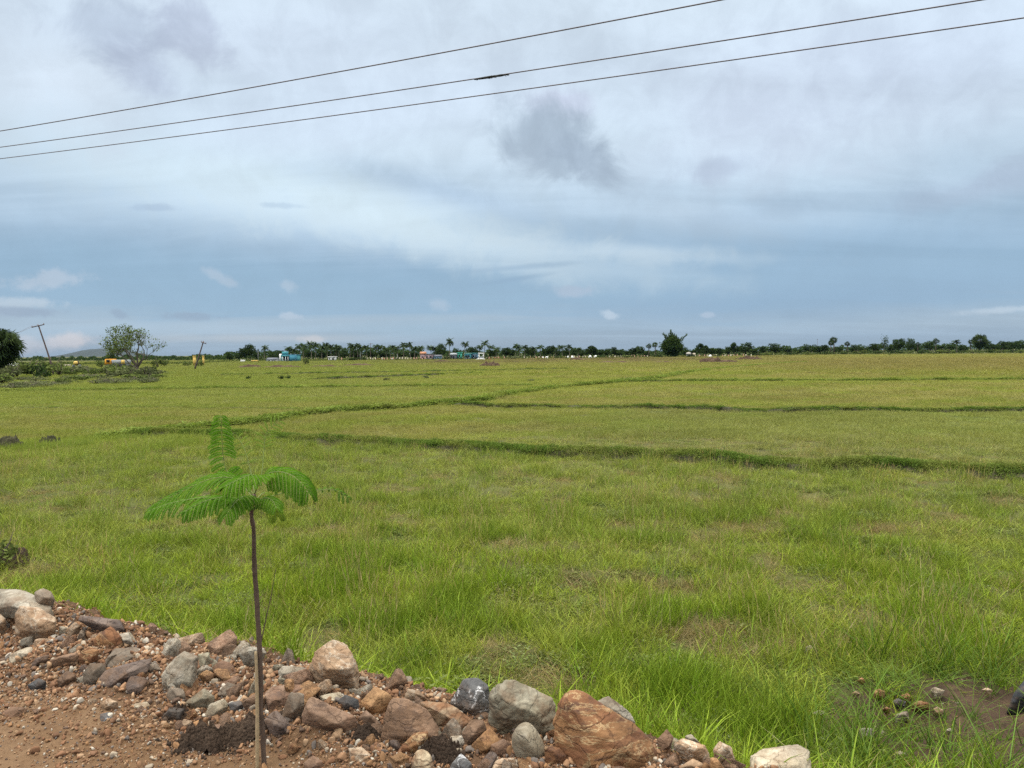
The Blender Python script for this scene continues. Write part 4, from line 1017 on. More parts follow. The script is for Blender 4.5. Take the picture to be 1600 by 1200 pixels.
def sap():
    base = hit(408, 1196)
    root = thing('sapling', 'thin young tree with feathery green leaves planted at the road edge', 'sapling', tuple(base))
    def P(x, y, dz=0.0): return at_depth(x, y, SD + dz) - base
    st = catmull([P(412, 1212), P(410, 1150), P(408, 1100), P(403, 1000), P(400, 930), P(397, 850), P(393, 806), P(394, 790), P(397, 772)], 40)
    st[:, 0] += (fbm(np.arange(40) * .22, np.zeros(40), seed=4) - .5) * .016; st[:, 1] += (fbm(np.arange(40) * .22, np.zeros(40), seed=6) - .5) * .02
    MB().tube(st, np.linspace(.0102, .0078, 40) * (1 + .1 * rng.normal(size=40)), 9).build('stem', MAT['sap_stem'], root, True)
    MB().tube(catmull([P(408, 1003, .01), P(417, 960, .03), P(424, 930, .04), P(431, 888, .05)], 14), np.linspace(.0026, .0010, 14), 6).build('twig', MAT['sap_stem'], root, True)
    MB().tube(catmull([P(412, 1118), P(440, 1128, -.03), P(468, 1136, -.05)], 10), np.linspace(.0022, .0009, 10), 6).build('twig', MAT['sap_stem'], root, True)
    def frond(ctrl, npair, plen, nrm, droop, fwd=.55, start=.25, mat='sap_leaf', both=True, seed=0, leaf=.0098, gap=None):
        g = np.random.default_rng(900 + seed)
        C = catmull([P(*c) for c in ctrl], 60); T = np.gradient(C, axis=0); T /= np.linalg.norm(T, axis=1)[:, None]
        V = []; Fc = []; rd = []
        stalk = MB().tube(C, np.linspace(.0022, .0007, 60), 6)
        for i in range(npair):
            f = start + (1 - start) * (i + .5) / npair; k = int(f * 59)
            if gap and gap[0] < f < gap[1]: sides = (-1,)
            else: sides = (-1, 1)
            for sd in sides:
                if not both and sd > 0: continue
                S = np.cross(T[k], nrm) * sd; S /= np.linalg.norm(S) + 1e-9
                env = math.sin(math.pi * (.18 + .74 * (i + .5) / npair)) ** .6
                L = plen * env * g.uniform(.88, 1.1); d0 = S + T[k] * fwd + np.array([0, 0, .12]); d0 /= np.linalg.norm(d0)
                nl = max(8, int(L / .0034)); p = C[k].copy(); pts = []
                dv = d0.copy()
                for j in range(nl):
                    dv = dv + np.array([0, 0, -droop / nl * (1.2 + .6 * g.uniform())]); dv /= np.linalg.norm(dv); p = p + dv * L / nl; pts.append((p.copy(), dv.copy()))
                stalk.tube(np.array([C[k]] + [q for q, _ in pts[::3]] + [pts[-1][0]]), .0007, 4, False)
                r = g.uniform(0, 1)
                for j, (q, dv) in enumerate(pts):
                    up_ = nrm - dv * (nrm @ dv); up_ /= np.linalg.norm(up_) + 1e-9
                    B = np.cross(dv, up_); e = math.sin(math.pi * (.12 + .82 * j / nl)) ** .5
                    for b in (-1, 1):
                        ax = B * b + dv * .35 + up_ * g.uniform(-.25, .15); ax /= np.linalg.norm(ax); w = dv * .0030
                        l = leaf * e * g.uniform(.85, 1.1); o = len(V)
                        V += [q, q + ax * l * .45 + w, q + ax * l, q + ax * l * .5 - w]; Fc.append((o, o + 1, o + 2, o + 3)); rd += [min(1, max(0, r * .6 + g.uniform(0, .4)))] * 4
        me = bpy.data.meshes.new('leaf_frond'); fast_mesh(me, np.array(V), Fc); vattr(me, 'rand', rd); me.materials.append(MAT[mat])
        fr = obj('leaf_frond', me, root); stalk.build('leaf_stalk', MAT['rachis'], fr, True)
    toward = -fw
    upv = np.array([0, 0, 1.0])
    def mixn(a): v = upv * a + toward * (1 - a); return v / np.linalg.norm(v)
    frond([(397, 772), (374, 752, .03), (355, 737, .05), (349, 715, .05), (347, 690, .04), (346, 668, .03), (345, 647, .02)], 15, .056, mixn(.05), .60, .0, .20, seed=1, mat='sap_leaf_top', gap=(.36, .52), leaf=.0105)
    frond([(396, 775), (372, 750, -.02), (335, 747, -.05), (292, 764, -.07), (255, 783, -.08), (234, 795, -.08)], 17, .095, mixn(.62), .55, 1.5, .18, seed=2, leaf=.011)
    frond([(394, 788), (362, 777, -.06), (322, 777, -.12), (272, 785, -.16), (229, 799, -.18)], 15, .08, mixn(.72), .95, 1.25, .22, seed=3)
    frond([(398, 770), (412, 745, -.03), (432, 737, -.06), (454, 742, -.09), (471, 755, -.11), (482, 771, -.12)], 13, .10, mixn(.5), 1.3, .95, .2, seed=4, leaf=.011)
    frond([(398, 772), (404, 748, -.08), (392, 742, -.17), (372, 750, -.23), (352, 760, -.27)], 12, .09, mixn(.6), .8, 1.2, .2, seed=5, leaf=.011)
    frond([(394, 795), (378, 782, -.1), (350, 777, -.2), (318, 784, -.26), (288, 800, -.30)], 14, .085, mixn(.65), .9, 1.1, .15, seed=6, leaf=.011)
    frond([(396, 790), (388, 776, -.09), (376, 778, -.18), (362, 792, -.25), (352, 808, -.28)], 11, .075, mixn(.62), .9, 1.0, .12, seed=7, leaf=.010)
    frond([(396, 790), (410, 779, -.08), (424, 781, -.15), (432, 794, -.2)], 9, .055, mixn(.6), 1.0, .9, .15, seed=15, leaf=.009)
    frond([(396, 786), (412, 770, .1), (424, 778, .18), (430, 795, .24), (434, 808, .26)], 10, .07, mixn(.5), 1.2, .6, .25, mat='sap_leaf_yellow', seed=8)
    frond([(397, 780), (380, 762, .1), (352, 758, .18), (330, 770, .22)], 9, .08, mixn(.4), 1.4, .5, .3, mat='sap_leaf_yellow', seed=9)
    frond([(398, 772), (409, 738, .05), (412, 705, .09), (417, 676, .11), (438, 655, .12)], 8, .05, mixn(.2), .5, .8, .52, seed=10, leaf=.005, mat='sap_leaf_yellow')
    frond([(398, 772), (392, 738, .06), (382, 702, .10), (370, 680, .13)], 5, .04, mixn(.2), .5, .6, .4, seed=14, leaf=.004, mat='sap_leaf_yellow')
    frond([(397, 785), (440, 771, .06), (482, 768, .10), (520, 765, .12), (546, 778, .14)], 8, .05, mixn(.5), 1.6, .5, .5, seed=11, leaf=.006, gap=(.5, .8))
    sk = hit(403, 1203); o = catmull([at_depth(402, 1216, SD - .02), at_depth(402, 1130, SD - .018), at_depth(401, 1060, SD - .015), at_depth(399.5, 1018, SD - .012)], 30)
    ms = MB().tube(o - sk, np.linspace(.0078, .0058, 30) * (1 + .08 * rng.normal(size=30)), 8).build('stake', MAT['stake'], None, True, tuple(sk))
    tag(ms, 'short pale dry stick propped against the sapling stem', 'stake')
sap()

# ------------------------------------------------------------------ overhead wires
MAT['wire'] = plain('weathered_wire', (.105, .088, .098), .6, .2, 3)
MAT['wire_dark'] = plain('wire_sleeve', (.018, .018, .014), .9, .4, 30)
def plane_pt(px, py, s):
    d = ray(px, py); t = (s + NC) / (NX * d[0] + NY * d[1]); return CAM + d * t
def wire(pts, s, label, sleeve=None):
    Q = np.array([plane_pt(x, y, s) for x, y in pts]); tt = np.array([t_of(*q[:2]) for q in Q]); co = np.polyfit(tt, Q[:, 2], 2)
    t = np.linspace(-52, 30, 140); x, y = st_xy(np.full_like(t, s), t); z = np.polyval(co, t)
    c = np.array([x[70], y[70], z[70]])
    o = MB().tube(np.stack([x, y, z], 1) - c, .0085, 6).build('overhead_wire', MAT['wire'], None, True, tuple(c)); tag(o, label, 'wire', 'overhead wires')
    if sleeve:
        a, b = [t_of(*plane_pt(p, 119, s)[:2]) for p in sleeve]; t = np.linspace(a, b, 26); x, y = st_xy(np.full_like(t, s), t); z = np.polyval(co, t)
        r = .009 + .010 * np.sin(np.linspace(.1, 3.0, 26)) ** .8 * rng.uniform(.6, 1.2, 26)
        P = np.stack([x, y, z - .008], 1); m = MB().tube(P - P[13], r, 9)
        for i in range(40):
            q = P[rng.integers(2, 24)] - P[13]; v = np.array([rng.normal(0, .05), rng.normal(0, .012), rng.normal(0, .013)]); m.tube([q, q + v], .003, 4)
        o = m.build('wire_sleeve', MAT['wire_dark'], None, False, tuple(P[13])); tag(o, 'dark frayed wrapping tied round the middle wire', 'wire wrap')
wire([(0, 205), (400, 134), (600, 100), (820, 60), (1120, 0)], 6.65, 'topmost of the three overhead wires crossing the sky')
wire([(0, 230), (600, 145), (768, 119), (1000, 83), (1535, 0)], 7.75, 'middle overhead wire carrying a dark frayed wrapping', (741, 794))
wire([(0, 248), (600, 170), (1000, 114), (1600, 28)], 8.5, 'lowest of the three overhead wires crossing the sky')

# ------------------------------------------------------------------ trees
def cards(C, size, g, up=0.0, elong=1.0):
    n = len(C); q = g.normal(size=(n, 3)); q[:, 2] *= (1 - up); q /= np.linalg.norm(q, axis=1)[:, None]
    b = np.cross(q, g.normal(size=(n, 3))); b /= np.linalg.norm(b, axis=1)[:, None]
    s = (size * g.uniform(.55, 1.3, n))[:, None]
    V = np.stack([C - q * s * elong, C + b * s * .55, C + q * s * elong, C - b * s * .55], 1).reshape(-1, 3)
    return V, np.arange(n * 4).reshape(n, 4)
def leaf_mesh(name, C, size, g, mat, rand=None, up=0.0, elong=1.0):
    V, Fc = cards(C, size, g, up, elong); me = bpy.data.meshes.new(name); fast_mesh(me, V, Fc)
    r = g.uniform(size=len(C)) if rand is None else rand
    vattr(me, 'rand', np.repeat(r, 4)); me.materials.append(mat); return me
def crown_points(g, n, R3, nclump, lowcut=-.4):
    """leaf positions gathered in clumps over an uneven crown of half-sizes R3"""
    cl = []
    while len(cl) < nclump:
        d = g.normal(size=3); d /= np.linalg.norm(d)
        if d[2] < lowcut: continue
        cl.append(d * g.uniform(.35, .86))
    cl = np.array(cl); rad = g.uniform(.20, .42, nclump); tone = g.uniform(0, 1, nclump)
    i = g.choice(nclump, n, p=rad ** 2 / (rad ** 2).sum()); d = g.normal(size=(n, 3)); d /= np.linalg.norm(d, axis=1)[:, None]
    p = cl[i] + d * (rad[i] * g.uniform(.3, 1.0, n) ** .5)[:, None]
    return p * np.array(R3), np.clip(tone[i] * .65 + g.uniform(0, .35, n), 0, 1)
def broad_proto(seed, H, W, nleaf=900, size=.30, mat='leaf_green', trunk=.28, name='broadleaf_tree'):
    g = np.random.default_rng(seed); root = bpy.data.objects.new(name, None); COL.objects.link(root)
    ch = H * g.uniform(.80, .92); c = np.array([0, 0, H - ch * .5])
    p, tone = crown_points(g, nleaf, (W / 2, W / 2, ch / 2), int(g.integers(22, 30)), -.95)
    obj('crown', leaf_mesh('crown', p + c, size, g, MAT[mat], tone), root)
    m = MB(); m.tube([(0, 0, -.1), (.05, 0, H * .2), (0, .05, H * .45)], [trunk, trunk * .75, trunk * .5], 8)
    for k in range(4):
        a = k * 1.57 + g.uniform(0, 1); e = np.array([math.cos(a) * W * .3, math.sin(a) * W * .3, H * g.uniform(.6, .8)])
        m.tube([(0, .02, H * .3), e * .5 + np.array([0, 0, H * .15]), e], [trunk * .45, trunk * .3, trunk * .1], 6)
    m.build('trunk', MAT['bark'], root, True); return root
def coco_proto(seed, H, name='coconut_palm'):
    g = np.random.default_rng(seed); root = bpy.data.objects.new(name, None); COL.objects.link(root)
    b = g.normal(size=2) * H * .05; top = np.array([b[0], b[1], H - 1.2])
    MB().tube(catmull([(0, 0, -.1), (b[0] * .2, b[1] * .2, H * .4), tuple(top)], 12), np.linspace(.22, .13, 12), 7).build('trunk', MAT['pale_bark'], root, True)
    V = []; Fc = []; rd = []
    for i in range(26):
        a = i * 2.4 + g.uniform(-.2, .2); el = g.uniform(-.35, 1.25); L = g.uniform(2.3, 3.1); r = g.uniform()
        p = top.copy(); dv = np.array([math.cos(a) * math.cos(el), math.sin(a) * math.cos(el), math.sin(el)])
        side = np.array([-math.sin(a), math.cos(a), 0])
        for k in range(11):
            p = p + dv * L / 11; dv = dv + np.array([0, 0, -.13]); dv /= np.linalg.norm(dv); wl = 1.0 * math.sin(math.pi * (.12 + .82 * k / 11))
            for s in (-1, 1):
                tip = p + side * s * wl * .8 + dv * wl * .5 - np.array([0, 0, wl * .55]); o = len(V)
                V += [p - dv * .14, p + dv * .14, tip]; Fc.append((o, o + 1, o + 2)); rd += [r] * 3
    me = bpy.data.meshes.new('crown'); fast_mesh(me, np.array(V), Fc); vattr(me, 'rand', rd); me.materials.append(MAT['leaf_palm']); obj('crown', me, root)
    return root
def palmyra_proto(seed, H, Rc, skirt=.3, nf=34, name='palmyra_palm', droop=0.0):
    g = np.random.default_rng(seed); root = bpy.data.objects.new(name, None); COL.objects.link(root)
    c = np.array([g.normal() * .2, g.normal() * .2, H - Rc]); tr = .30
    MB().tube([(0, 0, -.1), (0, 0, H * .4), tuple(c)], [tr * 1.2, tr, tr * .9], 9).build('trunk', MAT['bark'], root, True)
    V = []; Fc = []; rd = []
    for i in range(nf):
        z = 1 - (1 + .55 + skirt) * (i + .5) / nf; z = max(-.98, z); a = i * 2.399; q = math.sqrt(max(0, 1 - z * z))
        d = np.array([q * math.cos(a), q * math.sin(a), z]); st = Rc * g.uniform(.36, .72); o0 = c + d * st; fr = Rc * g.uniform(.40, .55); r = g.uniform() * (1 if z > -.4 else .3)
        ax = np.cross(d, g.normal(size=3)); ax /= np.linalg.norm(ax); bx = np.cross(d, ax)
        o = len(V); V += [c + d * st * .3 + ax * .03, c + d * st * .3 - ax * .03, o0]; Fc.append((o, o + 1, o + 2)); rd += [r] * 3
        for k in range(13):
            w = -2.0 + 4.0 * k / 12; e = o0 + (d * math.cos(w) + ax * math.sin(w)) * fr * (g.uniform(.8, 1.2) if droop > .3 else 1) + bx * g.normal() * fr * .12 - np.array([0, 0, fr * (.12 + droop) * g.uniform(.3, 1)])
            m1 = o0 + (d * math.cos(w - .13) + ax * math.sin(w - .13)) * fr * .6; m2 = o0 + (d * math.cos(w + .13) + ax * math.sin(w + .13)) * fr * .6
            o = len(V); V += [o0, m1, e, m2]; Fc.append((o, o + 1, o + 2, o + 3)); rd += [r] * 4
    me = bpy.data.meshes.new('crown'); fast_mesh(me, np.array(V), Fc); vattr(me, 'rand', rd); me.materials.append(MAT['leaf_palm']); obj('crown', me, root)
    return root
def shrub_proto(seed, H, W, n, size, mat, name='shrub', twiggy=0):
    g = np.random.default_rng(seed); root = bpy.data.objects.new(name, None); COL.objects.link(root)
    p, tone = crown_points(g, n, (W / 2, W / 2, H * .55), 12, -.15); p[:, 2] = np.abs(p[:, 2] + H * .38)
    obj('foliage', leaf_mesh('foliage', p, size, g, MAT[mat], tone), root)
    m = MB()
    for k in range(6 + twiggy):
        a = g.uniform(0, 6.28); e = np.array([math.cos(a) * W * .42 * g.uniform(.3, 1), math.sin(a) * W * .42 * g.uniform(.3, 1), H * g.uniform(.6, 1.05)])
        m.tube([(0, 0, -.05), e * .5 + g.normal(size=3) * .05 * H, e], [.03 * H, .018 * H, .006 * H], 5)
    m.build('stem', MAT['bark'], root, True); return root
PB = [broad_proto(1000 + i, 10, w, 2000, .40) for i, w in enumerate((8, 10, 9, 12, 7))]
PBS = [broad_proto(1020 + i, 10, w, 520, .32) for i, w in enumerate((6, 8))]      # open crowns
PC = [coco_proto(1100 + i, 10) for i in range(4)]
PP = [palmyra_proto(1200 + i, 10, 2.1) for i in range(3)]
PS = [shrub_proto(1300 + i, 2, 3.2, 420, .16, m) for i, m in enumerate(('leaf_green', 'leaf_light', 'leaf_grey', 'leaf_light'))]
PG = [shrub_proto(1340 + i, 1.0, 2.4, 420, .07, 'leaf_grey', 'scrub', 12) for i in range(3)]
used = set()
def plant(px, top, D, kinds, label, cat, group=None, wpx=None):
    proto = kinds[rnd.randrange(len(kinds))]; P = spot(px, D); H = (project(P)[1] - top) / F * D
    if proto.name in used: o = copy_tree(proto, P, rnd.uniform(0, 6.28))
    else: o = proto; used.add(proto.name); o.location = P; o.rotation_euler = (0, 0, rnd.uniform(0, 6.28))
    h0 = max(max(v[2] for v in ch.bound_box) for ch in proto.children); w0 = max(max(v[0] for v in ch.bound_box) - min(v[0] for v in ch.bound_box) for ch in proto.children)
    k = H / h0; kw = k if wpx is None else wpx / F * D / w0
    o.scale = (kw, kw, k)
    tag(o, None, cat, group); (NTH.append((label[0], label[1], o)) if isinstance(label, tuple) else tag(o, label)); return o
NTH = []
MARKS = [(-60, 'the shaggy palm at the frame edge'), (60, 'the nearer leaning pole'), (210, 'the sparse lone tree'), (305, 'the further leaning pole'), (450, 'the turquoise house'), (518, 'the little white shed'), (579, 'the thin pole with crossarm'), (665, 'the orange-roofed house'),
         (752, 'the white gateway'), (851, 'the first pair of white tombs'), (926, 'the last pair of white tombs'), (1048, 'the bamboo clump'), (1140, 'the long brown earth mound'), (1277, 'the thin mast'), (1381, 'the tall gum tree')]
cnt = {}
ORD = ['first', 'second', 'third', 'fourth', 'fifth', 'sixth', 'seventh', 'eighth', 'ninth', 'tenth', 'eleventh', 'twelfth', 'thirteenth', 'fourteenth', 'fifteenth', 'sixteenth', 'seventeenth', 'eighteenth', 'nineteenth', 'twentieth']
def nth(kind, px):
    return (kind, px)                    # the words are set once all of a kind stand in order: see below
def dist(px): return float(np.interp(px, [0, 300, 360, 700, 1000, 1100, 1300, 1600], [235, 255, 310, 330, 340, 355, 415, 440])) + rnd.uniform(-8, 14)
coco = [(413, 543), (452, 545), (459, 547), (469, 541), (474, 540), (487, 536), (493, 539), (503, 541), (512, 539), (518, 542), (525, 542), (530, 544), (547, 540), (553, 543), (559, 540), (566, 543), (573, 543), (588, 542), (595, 543), (604, 547), (610, 545), (616, 543), (622, 544), (631, 539), (641, 538.5), (648, 545), (657, 544), (674, 543), (681, 546), (702, 531.5), (725, 537.5), (748, 543), (757, 535.5), (766, 543), (775, 546), (806, 541), (812, 544), (820, 543), (836, 545), (844, 543), (868, 546), (879, 543), (890, 542.5), (904, 547)]
for px, top in coco: plant(px, top - 4.5, dist(px), PC, nth('coconut palm', px), 'palm', 'coconut palms in the far tree line', 15)
broad = [(359, 552, 16), (372, 553, 12), (381, 544, 16), (391, 538.5, 18), (401, 547, 12), (427, 549.5, 18), (437, 549, 10), (482, 548, 22), (500, 549, 26), (521, 548, 24), (537, 548, 20), (556, 549, 30), (580, 549, 24), (600, 550, 22), (628, 549, 26), (645, 551, 20), (690, 538, 20), (684, 546, 14), (710, 545, 16), (737, 543, 18), (745, 548, 10), (770, 549, 18), (790, 544, 16), (798, 546, 14), (826, 543, 14), (832, 544, 10), (852, 545, 14), (860, 541, 17), (871, 546, 12), (884, 545, 15), (897, 546, 16), (910, 547, 16), (923, 541.5, 24), (936, 547, 18), (949, 546, 15), (960, 543.5, 13), (969, 547, 18), (980, 549, 16), (989, 545, 16), (1000, 541, 16), (1010, 549, 12), (1072, 543, 15), (1084, 548, 14), (1093, 537, 17), (1102, 540, 14), (1112, 544, 15), (1124, 544, 16), (1137, 542, 14), (1148, 535.5, 18), (1165, 535.5, 26), (1180, 545, 18), (1193, 541, 14), (1211, 537, 27), (1230, 544, 18), (1246, 546, 16), (1265, 538, 27), (1278, 541, 14), (1288, 539, 15), (1310, 542, 16), (1337, 539, 20), (1348, 541, 18), (1368, 537, 22), (1392, 539, 16), (1403, 529, 22), (1420, 528.5, 18), (1434, 538, 14), (1453, 533, 22), (1470, 540, 22), (1484, 538, 18), (1505, 539, 16), (1544, 532, 14), (1556, 538, 16), (1568, 533, 20), (1581, 534, 18), (1594, 531.5, 18), (1608, 533, 20)]
for px, top, w in broad: plant(px, top - (2 if px < 1000 else 1), dist(px) + 12, PB, nth('dark leafy tree', px), 'tree', 'leafy trees in the far tree line', w)
for px, top in [(1014, 536), (1024, 534), (1298, 531), (1303, 525.5), (1324, 533), (1434, 534), (1462, 527.5), (1516, 529)]: plant(px, top, dist(px) - 6, PP, nth('round-headed palmyra palm', px), 'palm', 'palmyra palms in the far tree line')
P9 = palmyra_proto(1290, 12, 4.3, .9, 95, droop=.35); used.add(P9.name)
def single(o, px, D, label, cat, rz=0.0): o.location = spot(px, D); o.rotation_euler = (0, 0, rz); tag(o, label, cat); return o
single(P9, 1530, 425, 'big shaggy palmyra with dead leaf skirt above the far right shrubs', 'palm'); P9.scale = (1.0,) * 3
P9.scale = (((project(P9.location)[1] - 520.5) / F * 425) / 12,) * 3
P8 = coco_proto(1190, 10); single(P8, 1495, 415, 'feathery date palm beside the big shaggy palmyra', 'palm'); P8.name = 'date_palm'; P8.scale = (1.05, 1.05, ((project(P8.location)[1] - 532) / F * 415) / 10)
gum = broad_proto(1777, 12, 5.2, 420, .34, 'leaf_green', .2, 'gum_tree'); single(gum, 1381, 420, 'tall thin gum tree rising above the far trees', 'tree'); gum.scale = (1, 1, ((project(gum.location)[1] - 522.5) / F * 420) / 12)
def bamboo():
    g = np.random.default_rng(5); D = 335; P = spot(1050, D); k = D / F; H = (project(P)[1] - 516) * k
    root = thing('bamboo_clump', 'large dark bamboo clump with arching tips, tallest thing in the tree line', 'bamboo', tuple(P)); m = MB(); C = []; tone = []
    for i in range(150):
        a = g.uniform(0, 6.28); rr = math.sqrt(g.uniform()); tip_r = rr * 17 * k; L = H * (1.0 - .55 * rr ** 2.0) * g.uniform(.62, .86)
        b = np.array([math.cos(a) * rr * 5 * k, math.sin(a) * rr * 5 * k, 0]); t = np.array([math.cos(a) * tip_r, math.sin(a) * tip_r, L]); mid = b * .6 + np.array([t[0] * .35, t[1] * .35, L * .75])
        if i % 3 == 0: m.tube(catmull([b, mid, t], 8), np.linspace(.06, .015, 8), 4)
        cu = catmull([b, mid, t], 26); tn = g.uniform()
        for q in cu[3:]:
            for _ in range(5): C.append(q + g.normal(size=3) * .62); tone.append(np.clip(tn * .6 + g.uniform(0, .4), 0, 1))
    for (x, y, n) in [(1040, 523, 14), (1036, 521, 12), (1048, 516, 22), (1050, 519, 22), (1057, 524, 18), (1066, 527, 12), (1074, 522, 10), (1045, 522, 16)]:
        e = at_depth(x, y, D) - P; s = np.array([(e[0]) * .55, g.normal() * .5, e[2] * .62]); cu = catmull([s, (s + e) / 2 + np.array([0, 0, .5]), e], 26); m.tube(cu, .02, 4)
        for q in cu[4:]:
            for _ in range(3): C.append(q + g.normal(size=3) * .22); tone.append(g.uniform(.5, 1))
    obj('leaves', leaf_mesh('leaves', np.array(C), .30, g, MAT['leaf_bamboo'], np.array(tone), 0, 1.3), root); m.build('culms', MAT['culm'], root, True)
bamboo()
# shrubs in front of and between the far trees
shr = [(548, 557, 20, 1), (560, 556, 30, 0), (478, 558, 9, 1), (620, 559, 9, 0), (655, 559, 10, 0), (700, 556, 16, 0), (760, 555, 14, 0), (806, 556, 20, 2), (818, 559, 7, 0), (870, 555, 16, 0), (940, 553, 22, 0), (980, 553, 18, 1), (1028, 553, 16, 0), (1080, 553, 14, 0), (1120, 554, 18, 0), (1180, 549, 22, 0), (1200, 549, 20, 1), (1234, 549, 18, 0), (1262, 549, 20, 1), (1290, 548, 24, 0), (1318, 548, 18, 0), (1345, 545, 22, 1), (1372, 546, 22, 0), (1400, 546, 22, 0), (1419, 547, 10, 1), (1440, 545, 18, 0), (1462, 545, 26, 1), (1480, 544, 24, 1), (1500, 546, 20, 0), (1520, 545, 24, 1), (1546, 545, 20, 0), (1560, 544, 26, 1), (1580, 545, 22, 0), (1600, 545, 20, 1)]
for px, top, w, k in shr: plant(px, top, dist(px) - (18 if px > 1100 else 26), [PS[k]], nth('low bush', px), 'bush', 'low bushes along the far tree line', w)
# far wood behind everything, one mass
def mass(name, label, spans, D0, mat, size, n, seed):
    g = np.random.default_rng(seed); C = []
    for (xa, xb, ya, yb, yg) in spans:
        m = int(n * (xb - xa) / 100); px = g.uniform(xa, xb, m); top = np.interp(px, [xa, xb], [ya, yb]) + 10 * (fbm(px / 7.0, px * 0 + seed, seed=seed, oct=4) - .5)
        for x, t in zip(px, top):
            D = D0(x) + g.uniform(0, 26); P = spot(x, D); Hh = max(.5, (project(P)[1] - t) / F * D); C.append(P + np.array([g.normal() * .4, 0, Hh * g.uniform(0, 1) ** .7]))
    tag(obj(name, leaf_mesh(name, np.array(C), size, g, MAT[mat])), label, 'wood', kind='stuff')
mass('distant_wood', 'dense dark far-off wood behind the village and palms', [(-520, -60, 561, 558.5, 0), (1680, 2100, 537, 534, 0), (-60, 160, 558, 559, 0), (160, 350, 556, 556, 0), (350, 470, 551, 549, 0), (470, 660, 543.5, 545, 0), (660, 760, 551, 549, 0), (760, 1010, 546.5, 547, 0), (1010, 1180, 547.5, 544, 0), (1180, 1420, 543, 540, 0), (1420, 1680, 539, 537.5, 0)], lambda x: float(np.interp(x, [0, 300, 360, 1000, 1300, 1600], [520, 420, 370, 385, 455, 475])), 'leaf_green', .55, 2200, 91)
mass('distant_wood', 'pale green rank growth at the foot of the far trees', [(-40, 350, 567, 566, 0), (350, 700, 563, 562, 0), (700, 1180, 560, 556, 0), (1180, 1680, 551, 548.5, 0)], lambda x: float(np.interp(x, [0, 300, 360, 1000, 1300, 1600], [225, 225, 290, 305, 385, 400])), 'leaf_light', .30, 700, 92)

# the sparse lone tree among the scrub
def lone_tree():
    g = np.random.default_rng(23); D = 104.0; P = spot(213, D); k = D / F
    root = thing('acacia_tree', 'sparse lone tree with bare branches showing, thickest leaves on one side', 'tree', tuple(P)); m = MB(); tips = []
    def W(px, py, dy=0.0): return at_depth(px, py, D) - P + np.array([0, dy, 0])
    def grow(p, d, L, r, lvl):
        e = p + d * L + np.array([0, 0, L * .08]); mid = (p + e) / 2 + g.normal(size=3) * L * .07
        m.tube(catmull([p, mid, e], 6), np.linspace(r, r * .62, 6), 6 if lvl < 3 else 4, False)
        if lvl >= 4: tips.append(e); return
        if lvl >= 2: tips.append((p + e) / 2)
        for _ in range(3 if lvl < 3 else 2):
            q = d + g.normal(size=3) * .52; q[2] = q[2] * .8 + .14; q /= np.linalg.norm(q); grow(e, q, L * g.uniform(.62, .85), r * .6, lvl + 1)
    b = W(213, 583); f = W(215, 574)
    m.tube([b - np.array([0, 0, .2]), (b + f) / 2, f], [.24, .2, .18], 8)
    for (px, py, dy, r) in [(222, 556, .6, .12), (205, 556, -.8, .11), (214, 552, 0, .13), (190, 561, .9, .09), (196, 548, .5, .1), (232, 560, -.6, .08)]:
        e = W(px, py, dy); m.tube(catmull([f, (f + e) / 2 + g.normal(size=3) * .12, e], 8), np.linspace(r, r * .7, 8), 7, False)
        d = (e - f) + np.array([0, 0, .7]); d /= np.linalg.norm(d)
        for _ in range(2 if px > 210 else 3):
            q = d + g.normal(size=3) * .4; q /= np.linalg.norm(q); grow(e, q, 1.25, r * .55, 1)
    C = []
    for t in tips:
        px, py = project(t + P)
        dens = .70 if px < 205 else .46 if px < 216 else .22
        if py < 506 or px < 166 or px > 258: dens *= .2
        for _ in range(int(15 * dens * g.uniform(.3, 1.5))): C.append(t + g.normal(size=3) * np.array([.24, .24, .18]))
    obj('leaves', leaf_mesh('leaves', np.array(C), .13, g, MAT['leaf_acacia']), root); m.build('branches', MAT['bark'], root, True)
lone_tree()
edge = palmyra_proto(1500, 7.2, 2.75, .85, 130, 'shaggy_palm', .35); single(edge, -4, 92, 'dark shaggy palm cut by the frame edge', 'palm'); edge.scale = (((project(edge.location)[1] - 509) / F * 92) / 7.0,) * 3

# ------------------------------------------------------------------ scrub round the lone tree
sc_l = [(40, 586, 563, 34, 1), (72, 585, 560, 40, 1), (55, 589, 566, 30, 0), (92, 588, 565, 26, 1), (25, 590, 570, 40, 3), (15, 595, 572, 30, 2), (66, 592, 578, 20, 0), (108, 585, 576, 26, 2), (130, 583, 573, 30, 2), (145, 588, 577, 24, 3), (165, 586, 574, 30, 1), (182, 582, 567, 24, 1), (174, 572, 549, 16, 0), (183, 590, 571, 34, 1), (200, 592, 574, 30, 2), (228, 592, 574, 28, 2), (238, 587, 573, 18, 3), (157, 575, 563, 12, 1), (247, 575, 560, 16, 1), (258, 573, 563, 12, 1), (292, 573, 565, 10, 1), (312, 574, 564, 9, 1), (0, 600, 585, 40, 3), (120, 596, 588, 30, 3), (85, 574, 569, 10, 0), (36, 574, 567, 14, 0)]
for i, (px, base, top, w, k) in enumerate(sc_l):
    D = float(ground(px, base)[1]); plant(px, top - 3, D, [PS[k]], nth('ragged shrub', px), 'shrub', 'shrubs round the lone tree', w * 1.25)
gr_l = [(35, 606, 598, 60, 0), (75, 604, 598, 46, 1), (20, 608, 602, 40, 2), (55, 597, 589, 44, 1), (95, 601, 597, 36, 0), (150, 600, 594, 40, 2), (180, 600, 593, 46, 0), (200, 598, 591, 34, 1), (228, 599, 592, 36, 2), (165, 596, 589, 30, 1), (110, 594, 588, 34, 2)]
